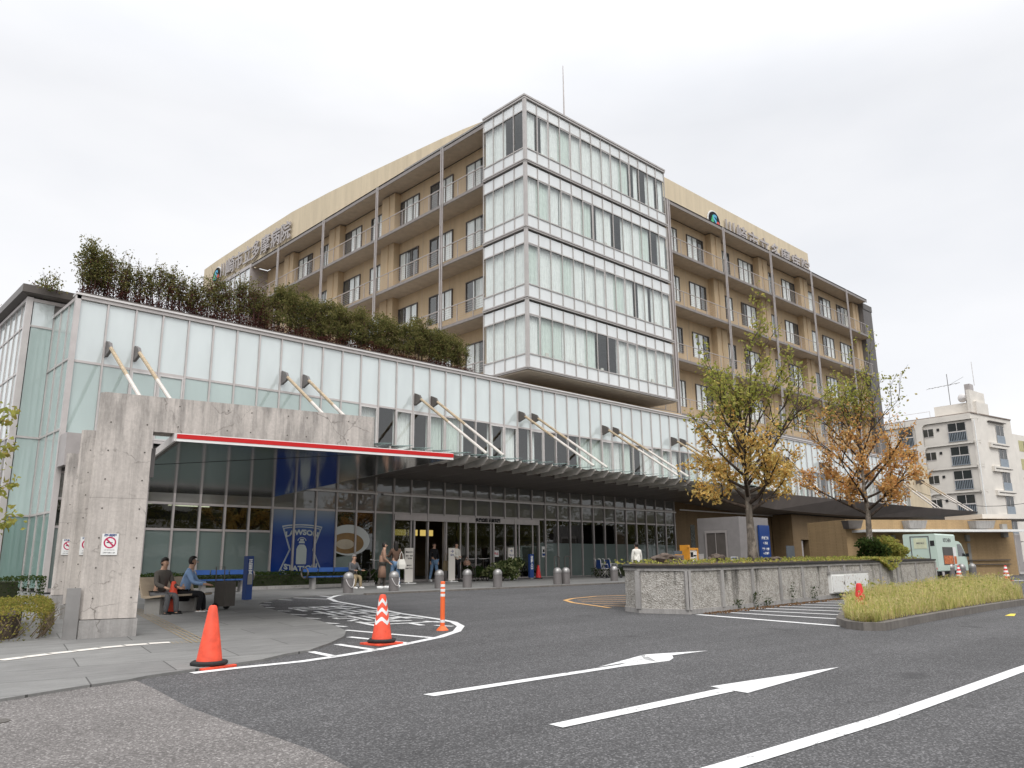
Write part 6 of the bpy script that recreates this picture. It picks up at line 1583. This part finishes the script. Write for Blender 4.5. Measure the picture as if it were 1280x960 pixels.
    m=MB(); fbox(m,dR,fR(*C5(780,330))[0],.002,zw+.30+dz,fR(*C5(920,345))[0],.35,zw+.40+dz); m.build('window_hood',M['metal_dark'],W)
    m=MB(); fbox(m,dR,fR(*C5(790,480))[0],.002,zs0-.75+dz,fR(*C5(925,500))[0],.3,zs0-.12+dz); m.build('facade_band',M['offwhite'],W)
m=MB(); s_=fL(*C5(690,400))[0]; m.tube([on(dL,s_,.33,1),on(dL,s_,.33,zT-.9)],.07,6); m.build('downpipe',M['white'],W)
# roof structures and aerials
sa,sb=fL(*C5(650,200))[0],fL(*C5(285,240))[0]
m=MB(); fbox(m,dL,sa,-1.5,zT,sb,-5,fL(*C5(640,155))[1]+.3); m.build('roof_house',M['offwhite'],W)
zH=fL(*C5(770,25))[1]; m=MB(); sa2=fL(*C5(600,40))[0]; fbox(m,dL,.5,-.8,zT,sa2,-5.2,zH+.2); m.build('stair_house',M['offwhite'],W)
m=MB(); fbox(m,dL,fL(*C5(600,60))[0]+.1,-1.5,zT+1.6,fL(*C5(545,60))[0],-2.6,zT+3.9); m.build('water_tank',M['metal'],W)
at=on(dL,fL(*C5(410,100))[0],-1.6,0); zb_=zT+1.5
m=MB(); m.bar((at[0],at[1],zb_),(at[0],at[1],zT+5.6),.06); tp=zT+3.9
m.bar((at[0]-1.2,at[1]+2.0,tp-.1),(at[0]+.7,at[1]-1.2,tp+.5),.04)
for k in range(6): q=Vector((at[0]-1.2+.34*k,at[1]+2.0-.58*k,tp-.1+.1*k)); m.bar(q-Vector((.4,.35,0)),q+Vector((.4,.35,0)),.025)
m.bar((at[0],at[1],tp+.2),(at[0]+.9,at[1]-1.6,tp+1.2),.03); m.build('aerial',M['metal_dark'],W)
m=MB(); q=on(dL,fL(*C5(640,30))[0],-1.2,0); m.bar((q[0],q[1],zT+3.5),(q[0],q[1],fL(1211,454)[1]+.4),.06); m.build('mast',M['metal_light'],W)
m=MB(); q=Vector(on(dL,fL(*C5(530,110))[0],-1.3,fL(*C5(530,110))[1])); m.lathe([(.05,.25),(.35,.15),(.55,0)],16); m.xform(lambda p:q+Vector((-p.z,-p.z*.6+p.x,p.y))); m.build('dish',M['metal_light'],W)
m=MB(); 
for z in (.9,): m.bar(on(dL,sb,-.1,zT+z),on(dL,SL_,-.1,zT+z),.05)
for k in range(6): q=on(dL,sb+(SL_-sb)*k/5,-.1,zT); m.bar(q,(q[0],q[1],zT+.9),.05)
m.build('roof_railing',M['metal_light'],W)
# second block at the right edge
r1=O+ray(1262,640)*118; P1=(float(r1[0]),float(r1[1]))
B2=empty('apartment_block',(P1[0],P1[1],.9)); tag(B2,'beige block of flats with yellowish windows at the far right edge','building')
zB=float((O+ray(1275,538)*120)[2])
P0s=P0; P0=P1
m=MB(); fbox(m,dR,-2,0,.3,24,-12,zB); W2=m.build('wall',M['offwhite'],B2)
for k in range(5):
    for j in range(4):
        m=MB(); fbox(m,dR,1.2+j*5,.005,zB-2.6-2.9*k,4.4+j*5,.03,zB-.9-2.9*k); m.k=1; fbox(m,dR,2.75+j*5,.031,zB-2.6-2.9*k,2.85+j*5,.06,zB-.9-2.9*k); m.build('window',[plain('yellow_blind',(.45,.42,.22),.6) if 'yellow_blind' not in bpy.data.materials else bpy.data.materials['yellow_blind'],M['metal_dark']],W2)
P0=P0s
# overhead cable far right
m=MB(); a=O+ray(1140,612)*70; b=O+ray(1290,628)*62
pts=[Vector(a).lerp(Vector(b),t/8)-Vector((0,0,.8*sin(pi*t/8))) for t in range(9)]
m.tube(pts,.02,4); m.build('overhead_cable',M['black']); tag(bpy.data.objects['overhead_cable'],'thin black overhead cable crossing in front of the pale flats','cable')

# ================================================================ CAMERA, LIGHT, SKY
cd=bpy.data.cameras.new('camera'); co_=bpy.data.objects.new('camera',cd); col.objects.link(co_); sc.camera=co_
cd.sensor_fit='HORIZONTAL'; cd.sensor_width=36; cd.lens=36*F/1280; cd.clip_start=.1; cd.clip_end=3000
mw=Matrix([[RT[0],UP[0],-FW[0],O[0]],[RT[1],UP[1],-FW[1],O[1]],[RT[2],UP[2],-FW[2],O[2]],[0,0,0,1]]); co_.matrix_world=mw
SEL,SAZ=52,None
sd=Vector((-.55,-.75,0)).normalized()  # towards the sun, horizontally
sunv=Vector((sd.x*cos(radians(SEL)),sd.y*cos(radians(SEL)),sin(radians(SEL))))
ld=bpy.data.lights.new('sun','SUN'); ld.energy=1.45; ld.angle=radians(35); ld.color=(1.,.98,.95); lo=bpy.data.objects.new('sun',ld); col.objects.link(lo); lo.location=(0,0,60); lo.rotation_euler=sunv.to_track_quat('Z','Y').to_euler()
w=bpy.data.worlds.new('World'); sc.world=w; w.use_nodes=True; nt=w.node_tree; nt.nodes.clear()
N=lambda t,**k:[setattr(n,a,b) or n for n in [nt.nodes.new('ShaderNode'+t)] for a,b in (k or {'label':''}).items()][-1]
sky=nt.nodes.new('ShaderNodeTexSky'); sky.sky_type='NISHITA'; sky.sun_disc=False; sky.sun_elevation=radians(SEL); sky.sun_rotation=atan2(sunv.x,sunv.y); sky.dust_density=4; sky.air_density=1
out=nt.nodes.new('ShaderNodeOutputWorld'); bg1=nt.nodes.new('ShaderNodeBackground'); bg2=nt.nodes.new('ShaderNodeBackground'); add=nt.nodes.new('ShaderNodeAddShader')
hs=nt.nodes.new('ShaderNodeHueSaturation'); hs.inputs['Saturation'].default_value=.12; nt.links.new(sky.outputs[0],hs.inputs['Color']); nt.links.new(hs.outputs[0],bg1.inputs[0]); bg1.inputs[1].default_value=.05
tc=nt.nodes.new('ShaderNodeTexCoord'); mp=nt.nodes.new('ShaderNodeMapping'); mp.inputs['Scale'].default_value=(1,1,2.6); nt.links.new(tc.outputs['Generated'],mp.inputs[0])
no=nt.nodes.new('ShaderNodeTexNoise'); no.inputs['Scale'].default_value=1.7; no.inputs['Detail'].default_value=5; no.inputs['Roughness'].default_value=.5; nt.links.new(mp.outputs[0],no.inputs[0])
rp=nt.nodes.new('ShaderNodeValToRGB'); rp.color_ramp.elements[0].position=.32; rp.color_ramp.elements[0].color=(.65,.665,.70,1); rp.color_ramp.elements[1].position=.66; rp.color_ramp.elements[1].color=(.80,.80,.815,1); nt.links.new(no.outputs[0],rp.inputs[0])
sx=nt.nodes.new('ShaderNodeSeparateXYZ'); nt.links.new(tc.outputs['Generated'],sx.inputs[0])
rz_=nt.nodes.new('ShaderNodeMapRange'); rz_.inputs[1].default_value=.5; rz_.inputs[2].default_value=1.; rz_.inputs[3].default_value=1.; rz_.inputs[4].default_value=2.3; nt.links.new(sx.outputs[2],rz_.inputs[0])
nt.links.new(rp.outputs[0],bg2.inputs[0]); nt.links.new(rz_.outputs[0],bg2.inputs[1]); nt.links.new(bg1.outputs[0],add.inputs[0]); nt.links.new(bg2.outputs[0],add.inputs[1]); nt.links.new(add.outputs[0],out.inputs[0])
vs_=sc.view_settings; vs_.view_transform='Standard'; vs_.look='None'; vs_.gamma=1; vs_.use_curve_mapping=False; vs_.exposure=0.08
sc.cycles.max_bounces=7; sc.cycles.transparent_max_bounces=12; sc.cycles.glossy_bounces=4; sc.cycles.use_denoising=True; sc.cycles.caustics_reflective=False; sc.cycles.caustics_refractive=False
# ================================================================ SURROUNDINGS ACROSS THE ROAD (reflected in the glazing)
rnd=random.Random(50)
for k in range(15):
    x=16+k*7.5+rnd.uniform(-2,2); y=-19-rnd.uniform(0,5); hh=rnd.uniform(7,10)
    R=empty('roadside_tree',(x,y,gz(x,y))); tag(R,'broad dark tree in the row across the road from the hospital','tree','trees across the road')
    m=MB(); m.tube([(0,0,0),(.1,0,hh*.4),(0,.1,hh*.8)],[.2,.14,.05],8); m.build('trunk',M['bark'],R,local=True)
    m=MB(); cl=[Vector((rnd.gauss(0,1.5),rnd.gauss(0,1.5),hh*rnd.uniform(.35,.95))) for _ in range(26)]
    for _ in range(2600): c=rnd.choice(cl); leaves(m,[c+Vector((rnd.gauss(0,.7),rnd.gauss(0,.7),rnd.gauss(0,.6)))],.34,rnd)
    m.build('crown',M['leaf_roof'],R,local=True)
for k,(x,y,w_,d_,h_) in enumerate(((-8,-52,26,12,15),(30,-60,34,12,19),(78,-48,30,12,13))):
    R=empty('office_block',(x,y,0)); tag(R,['pale four storey block across the road, nearest the left','tall pale block across the road behind the trees','low pale block across the road, farthest to the right'][k],'building')
    m=MB(); m.box(0,-d_,0,w_,0,h_); W3=m.build('wall',M['offwhite'],R,local=True)
    for j in range(int(h_/3.2)):
        m=MB(); m.box(1,.005,j*3.2+1.2,w_-1,.04,j*3.2+2.6); m.build('window_band',M['dark_glass'],W3,local=True)
